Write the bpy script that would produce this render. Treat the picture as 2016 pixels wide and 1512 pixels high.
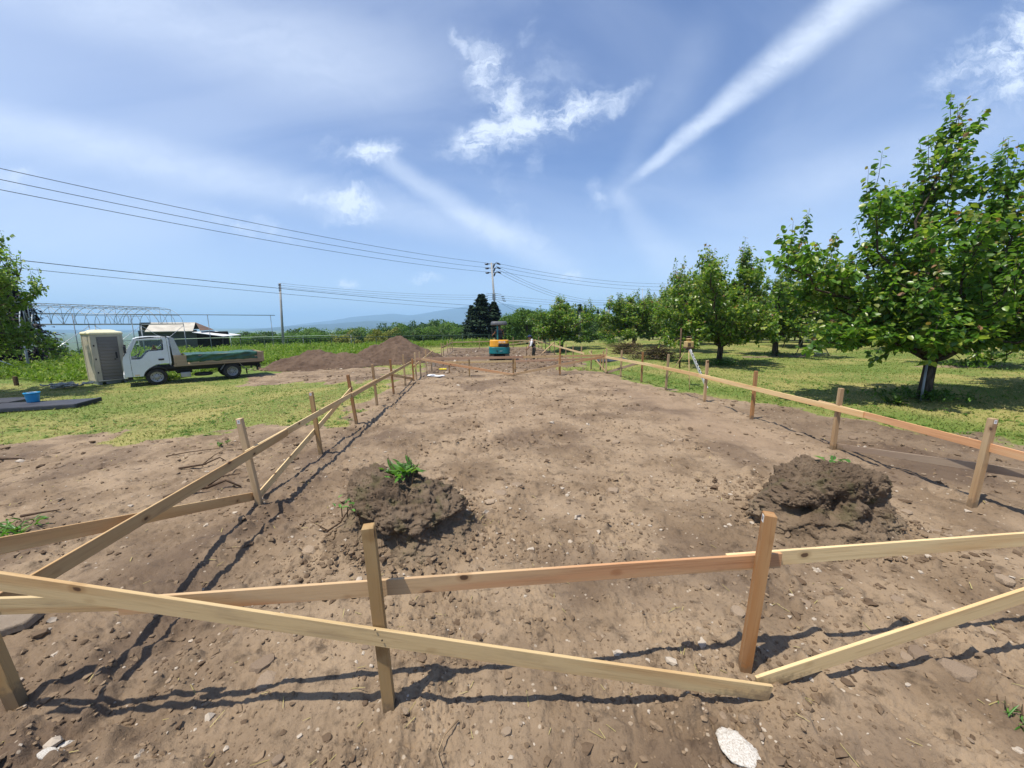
import bpy, bmesh, math, random
import numpy as np
from mathutils import Vector, Matrix, noise as mnoise

scene = bpy.context.scene
for o in list(bpy.data.objects):
    bpy.data.objects.remove(o)
COL = scene.collection
rad = math.radians

# ------------------------------------------------------------------ camera
CAM_H = 2.0
yaw, pit, rol = rad(5.1), rad(8.9), rad(0.6)
fwd = Vector((math.sin(yaw)*math.cos(pit), math.cos(yaw)*math.cos(pit), -math.sin(pit)))
r0 = Vector((math.cos(yaw), -math.sin(yaw), 0)); u0 = r0.cross(fwd)
rgt = r0*math.cos(rol) - u0*math.sin(rol); upv = u0*math.cos(rol) + r0*math.sin(rol)
cam_d = bpy.data.cameras.new("camera"); cam = bpy.data.objects.new("camera", cam_d); COL.objects.link(cam)
cam_d.sensor_width = 36.0; cam_d.lens = 36.0*757/2016; cam_d.clip_start = 0.05; cam_d.clip_end = 60000
m = Matrix((rgt, upv, -fwd)).transposed().to_4x4(); m.translation = (0, 0, CAM_H); cam.matrix_world = m
scene.camera = cam

# ------------------------------------------------------------------ sun and sky
SUN_EL = rad(69.0)
sun_to = Vector((-0.88*math.cos(SUN_EL), -0.475*math.cos(SUN_EL), math.sin(SUN_EL)))     # towards the sun
sun_d = bpy.data.lights.new("sun", 'SUN'); sun_d.energy = 4.7; sun_d.angle = rad(0.53); sun_d.color = (1.0, 0.935, 0.83)
sun = bpy.data.objects.new("sun", sun_d); COL.objects.link(sun)
sun.rotation_euler = sun_to.to_track_quat('Z', 'Y').to_euler(); sun.location = (-20, -10, 40)

world = bpy.data.worlds.new("World"); scene.world = world; world.use_nodes = True
wt = world.node_tree; wn, wl = wt.nodes, wt.links
for n in list(wn): wn.remove(n)
def W(t, **k):
    n = wn.new(t)
    for a, b in k.items(): setattr(n, a, b)
    return n
def lk(tree, a, b): tree.links.new(a, b)
out = W('ShaderNodeOutputWorld'); bg = W('ShaderNodeBackground'); bg.inputs[1].default_value = 0.092
sky = W('ShaderNodeTexSky', sky_type='NISHITA', sun_disc=False)
sky.sun_elevation = SUN_EL; sky.sun_rotation = math.atan2(sun_to.x, sun_to.y)
sky.altitude = 200; sky.air_density = 1.0; sky.dust_density = 0.3; sky.ozone_density = 4.0
tc = W('ShaderNodeTexCoord')
def wmath(op, a, b=None, c=None, clamp=False):
    n = W('ShaderNodeMath', operation=op); n.use_clamp = clamp
    for i, v in enumerate((a, b, c)):
        if v is None: continue
        if isinstance(v, (int, float)): n.inputs[i].default_value = v
        else: wl.new(v, n.inputs[i])
    return n.outputs[0]
def wvec(op, a, b):
    n = W('ShaderNodeVectorMath', operation=op)
    for i, v in enumerate((a, b)):
        if isinstance(v, tuple): n.inputs[i].default_value = v
        else: wl.new(v, n.inputs[i])
    return n.outputs[0]
rot = W('ShaderNodeVectorRotate', rotation_type='Z_AXIS'); rot.inputs['Angle'].default_value = yaw
wl.new(tc.outputs['Generated'], rot.inputs['Vector'])
sep = W('ShaderNodeSeparateXYZ'); wl.new(rot.outputs[0], sep.inputs[0])
dy = wmath('MAXIMUM', sep.outputs[1], 0.06)
uu = wmath('DIVIDE', sep.outputs[0], dy); vv = wmath('DIVIDE', sep.outputs[2], dy)
cmb = W('ShaderNodeCombineXYZ'); wl.new(uu, cmb.inputs[0]); wl.new(vv, cmb.inputs[1])
uv = cmb.outputs[0]
def wnoise(vec, scale, detail=5, rough=0.55, dist=0.0, col=False):
    n = W('ShaderNodeTexNoise'); n.inputs['Scale'].default_value = scale; n.inputs['Detail'].default_value = detail
    n.inputs['Roughness'].default_value = rough; n.inputs['Distortion'].default_value = dist
    wl.new(vec, n.inputs['Vector']); return n.outputs[1 if col else 0]
def wmap(vec, loc=(0, 0, 0), rotz=0.0, sc=(1, 1, 1)):
    n = W('ShaderNodeMapping', vector_type='POINT'); n.inputs['Rotation'].default_value = (0, 0, rotz); n.inputs['Scale'].default_value = sc
    s = wvec('SUBTRACT', vec, loc); wl.new(s, n.inputs['Vector']); return n.outputs[0]
def wramp(v, a, b, smooth=True):
    n = W('ShaderNodeMapRange', interpolation_type='SMOOTHSTEP' if smooth else 'LINEAR')
    wl.new(v, n.inputs[0]); n.inputs[1].default_value = a; n.inputs[2].default_value = b
    return n.outputs[0]
w1 = wvec('MULTIPLY', wvec('SUBTRACT', wnoise(uv, 2.6, 3, .5, .3, True), (.5, .5, .5)), (.12, .12, 0))
w2 = wvec('MULTIPLY', wvec('SUBTRACT', wnoise(uv, 9, 5, .6, .4, True), (.5, .5, .5)), (.10, .10, 0))
w3 = wvec('MULTIPLY', wvec('SUBTRACT', wnoise(uv, 34, 4, .65, .5, True), (.5, .5, .5)), (.030, .030, 0))
uvw = wvec('ADD', wvec('ADD', wvec('ADD', uv, w1), w2), w3)
uvs = wvec('ADD', wvec('ADD', uv, wvec('MULTIPLY', w1, (.35, .35, 0))), wvec('MULTIPLY', w2, (.22, .22, 0)))
def blob(vec, c, ang, a, b, gain=1.0, edge=1.0):
    p = wmap(vec, (c[0], c[1], 0), 0, (1, 1, 1))
    n = W('ShaderNodeVectorRotate', rotation_type='Z_AXIS'); n.inputs['Angle'].default_value = -ang; wl.new(p, n.inputs['Vector'])
    q = wvec('MULTIPLY', n.outputs[0], (1/a, 1/b, 0))
    ln = W('ShaderNodeVectorMath', operation='LENGTH'); wl.new(q, ln.inputs[0])
    return wmath('MULTIPLY', wramp(ln.outputs['Value'], 1.0, 1.0-edge), gain)
fibre = wnoise(wmap(uvw, (0, 0, 0), -.62, (1.0, 3.6, 1)), 7, 9, .68, .25); billow = wnoise(uvw, 15, 7, .6, .2)
puff = None
CL = [  # (u, v), angle, half length, half width, gain: the broad wispy cloud, smaller puffs, the big cloud at the upper right
 ((-.05, .585), 1.75, .13, .085, .85), ((.0, .525), 1.9, .13, .10, 1.0), ((.13, .49), .35, .19, .09, 1.1), ((-.075, .43), .3, .15, .085, 1.05),
 ((.03, .46), .6, .18, .085, 1.1), ((.25, .52), .5, .12, .045, .7), ((-.10, .645), 2.4, .09, .03, .45), ((-.02, .35), 1.35, .13, .05, .42), ((.06, .38), 1.2, .12, .05, .35),
 ((-.335, .40), .12, .14, .055, .95), ((-.42, .405), -.3, .09, .035, .55), ((-.385, .284), -.1, .14, .062, .9), ((-.47, .305), -.35, .10, .035, .6),
 ((-.404, .121), 0, .055, .022, 1.0), ((-.2, .114), 0, .075, .016, .75), ((.14, .114), .2, .07, .022, .55), ((1.28, .66), .62, .40, .19, 1.35), ((1.06, .59), .9, .2, .09, .65),
 ((-1.2, .36), 0, .12, .04, .45), ((-.633, .25), -.15, .28, .06, .45), ((-.9, .12), 0, .16, .03, .45), ((.22, .30), 1.9, .10, .05, .4), ((.045, .50), .5, .30, .20, .40), ((-.36, .35), -.5, .22, .10, .3), ((.02, .27), -.9, .24, .06, .32), ((.05, .66), 1.2, .10, .05, .45)]
for c, a, la, lb, g in CL:
    b = blob(uvw, c, a, la, lb, g)
    puff = b if puff is None else wmath('MAXIMUM', puff, b)
dens = wmath('MULTIPLY', puff, wmath('ADD', wmath('MULTIPLY', wramp(fibre, .30, .70), .75), wmath('MULTIPLY', wramp(billow, .30, .68), .60)))
puff = wramp(dens, .04, 1.18)
# long contrail-like streak and broad thin bands
def streak(p0, p1, w0, w1, gain, vec):
    dx, dyy = p1[0]-p0[0], p1[1]-p0[1]; L = math.hypot(dx, dyy); ang = math.atan2(dyy, dx)
    n = W('ShaderNodeVectorRotate', rotation_type='Z_AXIS'); n.inputs['Angle'].default_value = -ang
    wl.new(wvec('SUBTRACT', vec, (p0[0], p0[1], 0)), n.inputs['Vector'])
    s = W('ShaderNodeSeparateXYZ'); wl.new(n.outputs[0], s.inputs[0])
    t = wmath('DIVIDE', s.outputs[0], L)
    wid = wmath('MULTIPLY_ADD', t, w1-w0, w0); wid = wmath('MAXIMUM', wid, .01)
    d = wmath('DIVIDE', wmath('ABSOLUTE', s.outputs[1]), wid)
    v = wmath('MULTIPLY', wramp(d, 1.0, 0.05), wramp(t, -.05, .22))
    return wmath('MULTIPLY', wmath('MULTIPLY', v, wramp(t, 1.6, 1.0)), gain)
streaks = None
for a in [((.27, .322), (.81, .738), .017, .080, .64), ((.23, .31), (.42, .36), .05, .10, .14), ((.24, .33), (.40, .15), .02, .09, .22), ((-1.4, .52), (-.30, .28), .08, .07, .30),
          ((-.36, .42), (.03, .19), .03, .055, .38), ((-1.6, .95), (-.55, .64), .12, .16, .26), ((.25, .33), (.42, .60), .03, .07, .09), ((.5, .27), (1.8, .62), .08, .14, .2)]:
    s = streak(*a, uvs); streaks = s if streaks is None else wmath('ADD', streaks, s)
grainy = wnoise(wmap(uvw, (0, 0, 0), -.55, (1.2, 4.5, 1)), 2.2, 6, .55, .2)
streaks = wmath('MULTIPLY', streaks, wmath('ADD', wmath('MULTIPLY_ADD', grainy, .8, .42), wmath('MULTIPLY', wramp(fibre, .3, .7), .30)))
veil = wmath('MULTIPLY', wramp(wnoise(wmap(uv, (3, 1, 0), .42, (.55, 1.5, 1)), 1.7, 6, .5, .6), .36, .72), .24)
veil = wmath('ADD', veil, wmath('MULTIPLY', wramp(sep.outputs[2], .36, .0), .26))
veil = wmath('ADD', veil, wmath('MULTIPLY', wramp(uu, .2, -1.4), .17))
inview = wramp(sep.outputs[1], .02, .2)
shaped = wmath('MULTIPLY', wmath('ADD', puff, streaks), inview)
alpha = wmath('MINIMUM', wmath('ADD', wmath('MULTIPLY', shaped, .95), wmath('MULTIPLY_ADD', veil, 1.0, .03)), .93)
alpha = wmath('MULTIPLY', alpha, wramp(sep.outputs[2], -.01, .03))
tint = W('ShaderNodeMix', data_type='RGBA', blend_type='MULTIPLY'); tint.inputs[0].default_value = 1.0
wl.new(sky.outputs[0], tint.inputs[6]); tint.inputs[7].default_value = (.90, .95, 1.18, 1)
mixc = W('ShaderNodeMix', data_type='RGBA'); wl.new(alpha, mixc.inputs[0]); wl.new(tint.outputs[2], mixc.inputs[6])
mixc.inputs[7].default_value = (7.3, 8.1, 9.5, 1)
wl.new(mixc.outputs[2], bg.inputs[0]); wl.new(bg.outputs[0], out.inputs[0])

vs = scene.view_settings
scene.display_settings.display_device = 'sRGB'
vs.view_transform = 'Standard'; vs.look = 'None'; vs.exposure = 0.5; vs.gamma = 1.0; vs.use_curve_mapping = False
scene.render.engine = 'CYCLES'
cy = scene.cycles
cy.max_bounces = 6; cy.diffuse_bounces = 3; cy.glossy_bounces = 2; cy.transmission_bounces = 4; cy.transparent_max_bounces = 8; cy.volume_bounces = 1
cy.use_denoising = True; cy.sample_clamp_indirect = 4.0

# ------------------------------------------------------------------ helpers
def tag(o, label=None, cat=None, group=None, kind=None):
    if label: o['label'] = label
    if cat: o['category'] = cat
    if group: o['group'] = group
    if kind: o['kind'] = kind
    return o
def thing(name, loc, label, cat, group=None, rz=0.0):
    o = bpy.data.objects.new(name, None); COL.objects.link(o); o.location = loc; o.rotation_euler = (0, 0, rz)
    o.empty_display_size = .2
    return tag(o, label, cat, group)
def link(name, me, parent=None, loc=None, rot=None, scale=None):
    o = bpy.data.objects.new(name, me); COL.objects.link(o)
    if parent is not None: o.parent = parent
    if loc is not None: o.location = loc
    if rot is not None: o.rotation_euler = rot
    if scale is not None: o.scale = scale if hasattr(scale, '__len__') else (scale,)*3
    return o
def dup(root, loc, rz=None, scale=None, label=None):
    r = root.copy(); COL.objects.link(r); r.location = loc
    if rz is not None: r.rotation_euler = (0, 0, rz)
    if scale is not None: r.scale = (scale,)*3 if not hasattr(scale, '__len__') else scale
    if label: r['label'] = label
    for ch in list(root.children):
        c = ch.copy(); COL.objects.link(c); c.parent = r
        for gch in list(ch.children):
            d = gch.copy(); COL.objects.link(d); d.parent = c
    return r
def np_mesh(name, V, F, mat=None, smooth=True):
    """V (n,3), F (m,k) array of equal-size faces or list of such arrays."""
    me = bpy.data.meshes.new(name)
    Fs = F if isinstance(F, list) else [F]
    V = np.ascontiguousarray(V, dtype=np.float32)
    me.vertices.add(len(V)); me.vertices.foreach_set('co', V.ravel())
    tot = sum(f.size for f in Fs); npoly = sum(len(f) for f in Fs)
    me.loops.add(tot); me.polygons.add(npoly)
    me.loops.foreach_set('vertex_index', np.concatenate([f.ravel() for f in Fs]).astype(np.int32))
    sizes = np.concatenate([np.full(len(f), f.shape[1]) for f in Fs]); st = np.concatenate([[0], np.cumsum(sizes)[:-1]])
    me.polygons.foreach_set('loop_start', st.astype(np.int32))
    me.polygons.foreach_set('use_smooth', np.full(npoly, smooth))
    me.update(calc_edges=True); me.validate(clean_customdata=False)
    if mat: me.materials.append(mat)
    return me
def attr(me, name, vals):
    a = me.attributes.new(name, 'FLOAT', 'POINT'); a.data.foreach_set('value', np.asarray(vals, dtype=np.float32))

class MB:
    def __init__(s): s.v = []; s.f = []
    def add(s, vs, fs):
        o = len(s.v); s.v += [tuple(v) for v in vs]; s.f += [tuple(i+o for i in f) for f in fs]; return s
    def box(s, c, d, M=None):
        x, y, z = d[0]/2, d[1]/2, d[2]/2
        vs = [Vector((sx*x, sy*y, sz*z)) for sx in (-1, 1) for sy in (-1, 1) for sz in (-1, 1)]
        if M is not None: vs = [M @ v for v in vs]
        return s.add([v+Vector(c) for v in vs], [(0, 1, 3, 2), (4, 6, 7, 5), (0, 4, 5, 1), (2, 3, 7, 6), (0, 2, 6, 4), (1, 5, 7, 3)])
    def beam(s, p0, p1, w, h, up=(0, 0, 1)):
        p0, p1 = Vector(p0), Vector(p1); d = (p1-p0).normalized(); sd = d.cross(Vector(up))
        if sd.length < 1e-4: sd = d.cross(Vector((1, 0, 0)))
        sd.normalize(); u = sd.cross(d)
        vs = [p+sd*a*w/2+u*b*h/2 for p in (p0, p1) for a, b in ((-1, -1), (1, -1), (1, 1), (-1, 1))]
        return s.add(vs, [(3, 2, 1, 0), (4, 5, 6, 7), (0, 1, 5, 4), (1, 2, 6, 5), (2, 3, 7, 6), (3, 0, 4, 7)])
    def tube(s, pts, r, n=8, cap=True):
        pts = [Vector(p) for p in pts]; rs = r if hasattr(r, '__len__') else [r]*len(pts)
        vs = []; ref = None
        for i, p in enumerate(pts):
            d = (pts[min(i+1, len(pts)-1)]-pts[max(i-1, 0)])
            d = d.normalized() if d.length > 1e-9 else Vector((0, 0, 1))
            if ref is None: ref = Vector((1, 0, 0)) if abs(d.x) < .8 else Vector((0, 1, 0))
            a = (ref-d*ref.dot(d))
            if a.length < 1e-5: a = d.orthogonal()
            a.normalize(); b = d.cross(a); ref = a
            for k in range(n):
                t = 2*math.pi*k/n; vs.append(p+(a*math.cos(t)+b*math.sin(t))*rs[i])
        fs = [(i*n+k, i*n+(k+1) % n, (i+1)*n+(k+1) % n, (i+1)*n+k) for i in range(len(pts)-1) for k in range(n)]
        if cap: fs += [tuple(reversed(range(n))), tuple(range((len(pts)-1)*n, len(pts)*n))]
        return s.add(vs, fs)
    def lathe(s, prof, n=20, M=None):
        vs = [Vector((r*math.cos(2*math.pi*k/n), r*math.sin(2*math.pi*k/n), z)) for r, z in prof for k in range(n)]
        if M is not None: vs = [M @ v for v in vs]
        L = len(prof)
        fs = [(i*n+k, i*n+(k+1) % n, (i+1)*n+(k+1) % n, (i+1)*n+k) for i in range(L-1) for k in range(n)]
        fs += [tuple(reversed(range(n))), tuple(range((L-1)*n, L*n))]
        return s.add(vs, fs)
    def prism(s, poly, y0, y1, f=None):
        """polygon in x,z extruded along y; f maps (x,y,z) to a point"""
        n = len(poly); f = f or (lambda x, y, z: (x, y, z))
        vs = [f(x, y0, z) for x, z in poly]+[f(x, y1, z) for x, z in poly]
        fs = [tuple(range(n)), tuple(reversed(range(n, 2*n)))]+[(i, i+n, (i+1) % n+n, (i+1) % n) for i in range(n)]
        return s.add(vs, fs)
    def build(s, name, mat, parent=None, smooth=False, bevel=0.0, loc=None, rot=None, seg=2):
        me = bpy.data.meshes.new(name); me.from_pydata(s.v, [], s.f); me.update()
        bm = bmesh.new(); bm.from_mesh(me); bmesh.ops.recalc_face_normals(bm, faces=bm.faces); bm.to_mesh(me); bm.free()
        if mat: me.materials.append(mat)
        if smooth: me.polygons.foreach_set('use_smooth', [True]*len(me.polygons))
        o = link(name, me, parent, loc, rot)
        if bevel:
            b = o.modifiers.new('bevel', 'BEVEL'); b.width = bevel; b.segments = seg; b.limit_method = 'ANGLE'; b.angle_limit = rad(40)
        return o

# ---- numpy gradient noise
_rs = np.random.RandomState(7)
_perm = np.concatenate([_rs.permutation(512)]*2)
_ga = _rs.rand(512)*2*np.pi; _gx, _gy = np.cos(_ga), np.sin(_ga)
def perlin(x, y, seed=0):
    x = np.asarray(x, dtype=np.float64)+seed*37.17; y = np.asarray(y, dtype=np.float64)+seed*11.83
    xi = np.floor(x).astype(np.int64); yi = np.floor(y).astype(np.int64); xf, yf = x-xi, y-yi
    u = xf*xf*xf*(xf*(xf*6-15)+10); v = yf*yf*yf*(yf*(yf*6-15)+10)
    def g(ix, iy, fx, fy):
        h = _perm[(_perm[ix & 511]+iy) & 511]; return _gx[h]*fx+_gy[h]*fy
    a = g(xi, yi, xf, yf); b = g(xi+1, yi, xf-1, yf); c = g(xi, yi+1, xf, yf-1); d = g(xi+1, yi+1, xf-1, yf-1)
    return ((a+(b-a)*u)+((c+(d-c)*u)-(a+(b-a)*u))*v)*1.5
def fbm(x, y, f, octv, seed=0, gain=.5):
    s = 0; a = 1.0
    for i in range(octv):
        s = s+a*perlin(x*f, y*f, seed+i*3); f *= 2.03; a *= gain
    return s
def ss(a, b, x):
    t = np.clip((np.asarray(x, dtype=float)-a)/(b-a), 0, 1); return t*t*(3-2*t)
def terrain(x, y):
    a = ss(-4, -9.5, x); b = ss(15.2, 18.5, y)*(1-ss(6.2, 9, x))
    z = -.3*(1-(1-a)*(1-b*.85))
    d = np.hypot(x, y); s = np.maximum(d-45, 0)*(1-.75*ss(8, 30, x))
    z = z-35*(1-np.exp(-.0027*s))
    # slight hollow where the left boards were dug in, soft trench by the front stakes
    z = z-.05*np.exp(-((x+2.1)/.25)**2)*ss(.5, 2.2, y)*ss(14, 12, y)
    z = z-.05*np.exp(-((y-1.95)/.18)**2)*ss(-.9, -2.2, x)*ss(-4, -3, x)
    return z
def tz(x, y): return float(terrain(np.float64(x), np.float64(y)))
# ------------------------------------------------------------------ materials
class NT:
    def __init__(s, name):
        s.m = bpy.data.materials.new(name); s.m.use_nodes = True; s.t = s.m.node_tree; s.n = s.t.nodes; s.l = s.t.links
        for n in list(s.n): s.n.remove(n)
        s.out = s.n.new('ShaderNodeOutputMaterial'); s.b = s.n.new('ShaderNodeBsdfPrincipled'); s.l.new(s.b.outputs[0], s.out.inputs[0])
        s.tc = s.n.new('ShaderNodeTexCoord')
    def node(s, t, **k):
        n = s.n.new(t)
        for a, b in k.items(): setattr(n, a, b)
        return n
    def set(s, i, v):
        if hasattr(v, 'is_linked') or hasattr(v, 'node'): s.l.new(v, i)
        else: i.default_value = v
    def obj(s, scale=(1, 1, 1), off=None):
        mp = s.node('ShaderNodeMapping'); mp.inputs['Scale'].default_value = scale
        s.l.new(s.tc.outputs['Object'], mp.inputs[0])
        if off is not None: s.l.new(off, mp.inputs['Location'])
        return mp.outputs[0]
    def noise(s, vec, scale, detail=4, rough=.55, dist=0., col=False):
        n = s.node('ShaderNodeTexNoise'); n.inputs['Scale'].default_value = scale; n.inputs['Detail'].default_value = detail
        n.inputs['Roughness'].default_value = rough; n.inputs['Distortion'].default_value = dist
        if vec is not None: s.l.new(vec, n.inputs['Vector'])
        return n.outputs[1 if col else 0]
    def voro(s, vec, scale, feat='F1', o='Distance', rnd=1.0):
        n = s.node('ShaderNodeTexVoronoi', feature=feat); n.inputs['Scale'].default_value = scale; n.inputs['Randomness'].default_value = rnd
        s.l.new(vec, n.inputs['Vector']); return n.outputs[o]
    def ramp(s, v, a, b, c=0., d=1., smooth=True):
        n = s.node('ShaderNodeMapRange', interpolation_type='SMOOTHSTEP' if smooth else 'LINEAR')
        s.l.new(v, n.inputs[0]); n.inputs[1].default_value = a; n.inputs[2].default_value = b; n.inputs[3].default_value = c; n.inputs[4].default_value = d
        return n.outputs[0]
    def math(s, op, a, b=None, clamp=False):
        n = s.node('ShaderNodeMath', operation=op); n.use_clamp = clamp
        s.set(n.inputs[0], a)
        if b is not None: s.set(n.inputs[1], b)
        return n.outputs[0]
    def mix(s, f, a, b, blend='MIX'):
        n = s.node('ShaderNodeMix', data_type='RGBA', blend_type=blend)
        s.set(n.inputs[0], f)
        for i, v in ((6, a), (7, b)):
            if isinstance(v, tuple): n.inputs[i].default_value = (*v[:3], 1)
            else: s.l.new(v, n.inputs[i])
        return n.outputs[2]
    def bump(s, h, dist=.01, strength=1., prev=None):
        n = s.node('ShaderNodeBump'); n.inputs['Distance'].default_value = dist; n.inputs['Strength'].default_value = strength
        s.l.new(h, n.inputs['Height'])
        if prev is not None: s.l.new(prev, n.inputs['Normal'])
        return n.outputs[0]
    def attr(s, name):
        n = s.node('ShaderNodeAttribute', attribute_name=name); return n.outputs['Fac']
    def island(s):
        return s.node('ShaderNodeNewGeometry').outputs['Random Per Island']
    def rnd(s):
        return s.node('ShaderNodeObjectInfo').outputs['Random']
    def hsv(s, col, h=.5, sat=1., val=1.):
        n = s.node('ShaderNodeHueSaturation')
        for i, v in ((0, h), (1, sat), (2, val)): s.set(n.inputs[i], v)
        s.l.new(col, n.inputs['Color']); return n.outputs[0]
    def fin(s, col, rough=.7, metal=0., spec=None, normal=None):
        if isinstance(col, tuple): s.b.inputs['Base Color'].default_value = (*col[:3], 1)
        else: s.l.new(col, s.b.inputs['Base Color'])
        s.set(s.b.inputs['Roughness'], rough); s.b.inputs['Metallic'].default_value = metal
        if spec is not None: s.b.inputs['Specular IOR Level'].default_value = spec
        if normal is not None: s.l.new(normal, s.b.inputs['Normal'])
        return s.m

def soil_cols(t, vec, dark, midc, light, k=1.0):
    n1 = t.noise(vec, 1.1*k, 6, .6, .3); n2 = t.noise(vec, 6.5*k, 6, .65); n3 = t.noise(vec, 34*k, 5, .7); n4 = t.noise(vec, 130*k, 3, .7)
    c = t.mix(t.ramp(n1, .32, .62), midc, light)
    c = t.mix(t.ramp(n2, .52, .72, 0, .85), c, dark)
    c = t.mix(t.ramp(n3, .52, .75, 0, .65), c, dark)
    c = t.mix(t.ramp(n4, .58, .72, 0, .5), c, light)
    return c, n2, n3, n4

def mat_ground():
    t = NT('bare_soil_and_grass'); v = t.obj()
    dark, midc, light = (.058, .040, .026), (.165, .115, .071), (.282, .207, .134)
    c, n2, n3, n4 = soil_cols(t, v, dark, midc, light)
    dust = t.attr('dust'); c = t.mix(t.math('MULTIPLY', dust, .6), c, (.258, .184, .122))
    damp = t.attr('damp'); c = t.mix(damp, c, (.082, .054, .037))
    # pale grit
    vd = t.voro(v, 26, 'F1', 'Distance'); vc = t.voro(v, 26, 'F1', 'Color')
    grit = t.math('MULTIPLY', t.ramp(vd, .30, .16), t.ramp(vc, .80, .84))
    c = t.mix(t.math('MULTIPLY', grit, .8), c, (.40, .33, .25))
    g = t.attr('grass')
    gn = t.noise(v, .55, 5, .6, .5); gf = t.noise(v, 9, 6, .7); gff = t.noise(v, 40, 4, .7)
    gc = t.mix(t.ramp(gn, .36, .62), (.262, .240, .076), (.128, .168, .034))
    gc = t.mix(t.ramp(gf, .50, .70, 0, .75), gc, (.36, .295, .125))
    gc = t.mix(t.ramp(gff, .50, .68, 0, .6), gc, (.105, .125, .028))
    lush = t.attr('lush'); gc = t.mix(t.math('MULTIPLY', lush, .75), gc, (.095, .155, .026))
    gm = t.ramp(t.math('ADD', g, t.math('MULTIPLY', t.math('SUBTRACT', gf, .5), .9)), .35, .62)
    c = t.mix(gm, c, gc)
    far = t.attr('far'); c = t.mix(far, c, (.075, .105, .032))
    h = t.math('ADD', t.math('MULTIPLY', n3, 1.0), t.math('MULTIPLY', n4, .45))
    nb = t.bump(h, .014, .8)
    return t.fin(c, .93, 0, .25, nb)
M_ground = mat_ground()

def mat_soil(name, dark, midc, light, k=1.0, moss=None, fringe=None):
    t = NT(name); v = t.obj(); c, n2, n3, n4 = soil_cols(t, v, dark, midc, light, k)
    c = t.hsv(c, .5, 1., t.ramp(t.rnd(), 0, 1, .93, 1.07))
    if moss:
        c = t.mix(t.ramp(t.noise(v, 5, 5, .6), .52, .66, 0, .75), c, moss)
    if fringe: c = t.mix(t.attr('fringe'), c, soil_cols(t, v, *fringe)[0])
    h = t.math('ADD', n3, t.math('MULTIPLY', n4, .5))
    return t.fin(c, .95, 0, .2, t.bump(h, .016, 1.0))
M_pile = mat_soil('heaped_brown_earth', (.048, .030, .020), (.082, .053, .036), (.125, .084, .058), .9)
M_block = mat_soil('dug_root_soil', (.060, .042, .028), (.135, .095, .062), (.205, .150, .100), 2.0, (.100, .088, .042), ((.058, .040, .026), (.165, .115, .071), (.282, .207, .134)))
def mat_clod():
    t = NT('soil_clod'); v = t.obj(); i = t.island()
    c = t.mix(i, (.104, .070, .044), (.242, .174, .111))
    c = t.mix(t.ramp(i, .94, .95), c, (.40, .34, .27))
    return t.fin(c, .95, 0, .2, t.bump(t.noise(v, 90, 3, .7), .004, .8))
M_clod = mat_clod()
def mat_stone():
    t = NT('field_stone'); v = t.obj(); r = t.rnd()
    c = t.mix(r, (.19, .135, .090), (.33, .25, .172))
    n = t.noise(v, 14, 5, .6); c = t.mix(t.ramp(n, .45, .7, 0, .6), c, (.11, .08, .055))
    return t.fin(c, .85, 0, .3, t.bump(t.noise(v, 60, 4, .6), .004, .6))
M_stone = mat_stone()
def mat_chalk():
    t = NT('chalky_white_stone'); v = t.obj(); n = t.noise(v, 9, 6, .65)
    c = t.mix(t.ramp(n, .34, .60), (.40, .34, .27), (.66, .63, .57))
    return t.fin(c, .9, 0, .2, t.bump(t.noise(v, 40, 5, .7), .008, .7))
M_chalk = mat_chalk()

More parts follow.
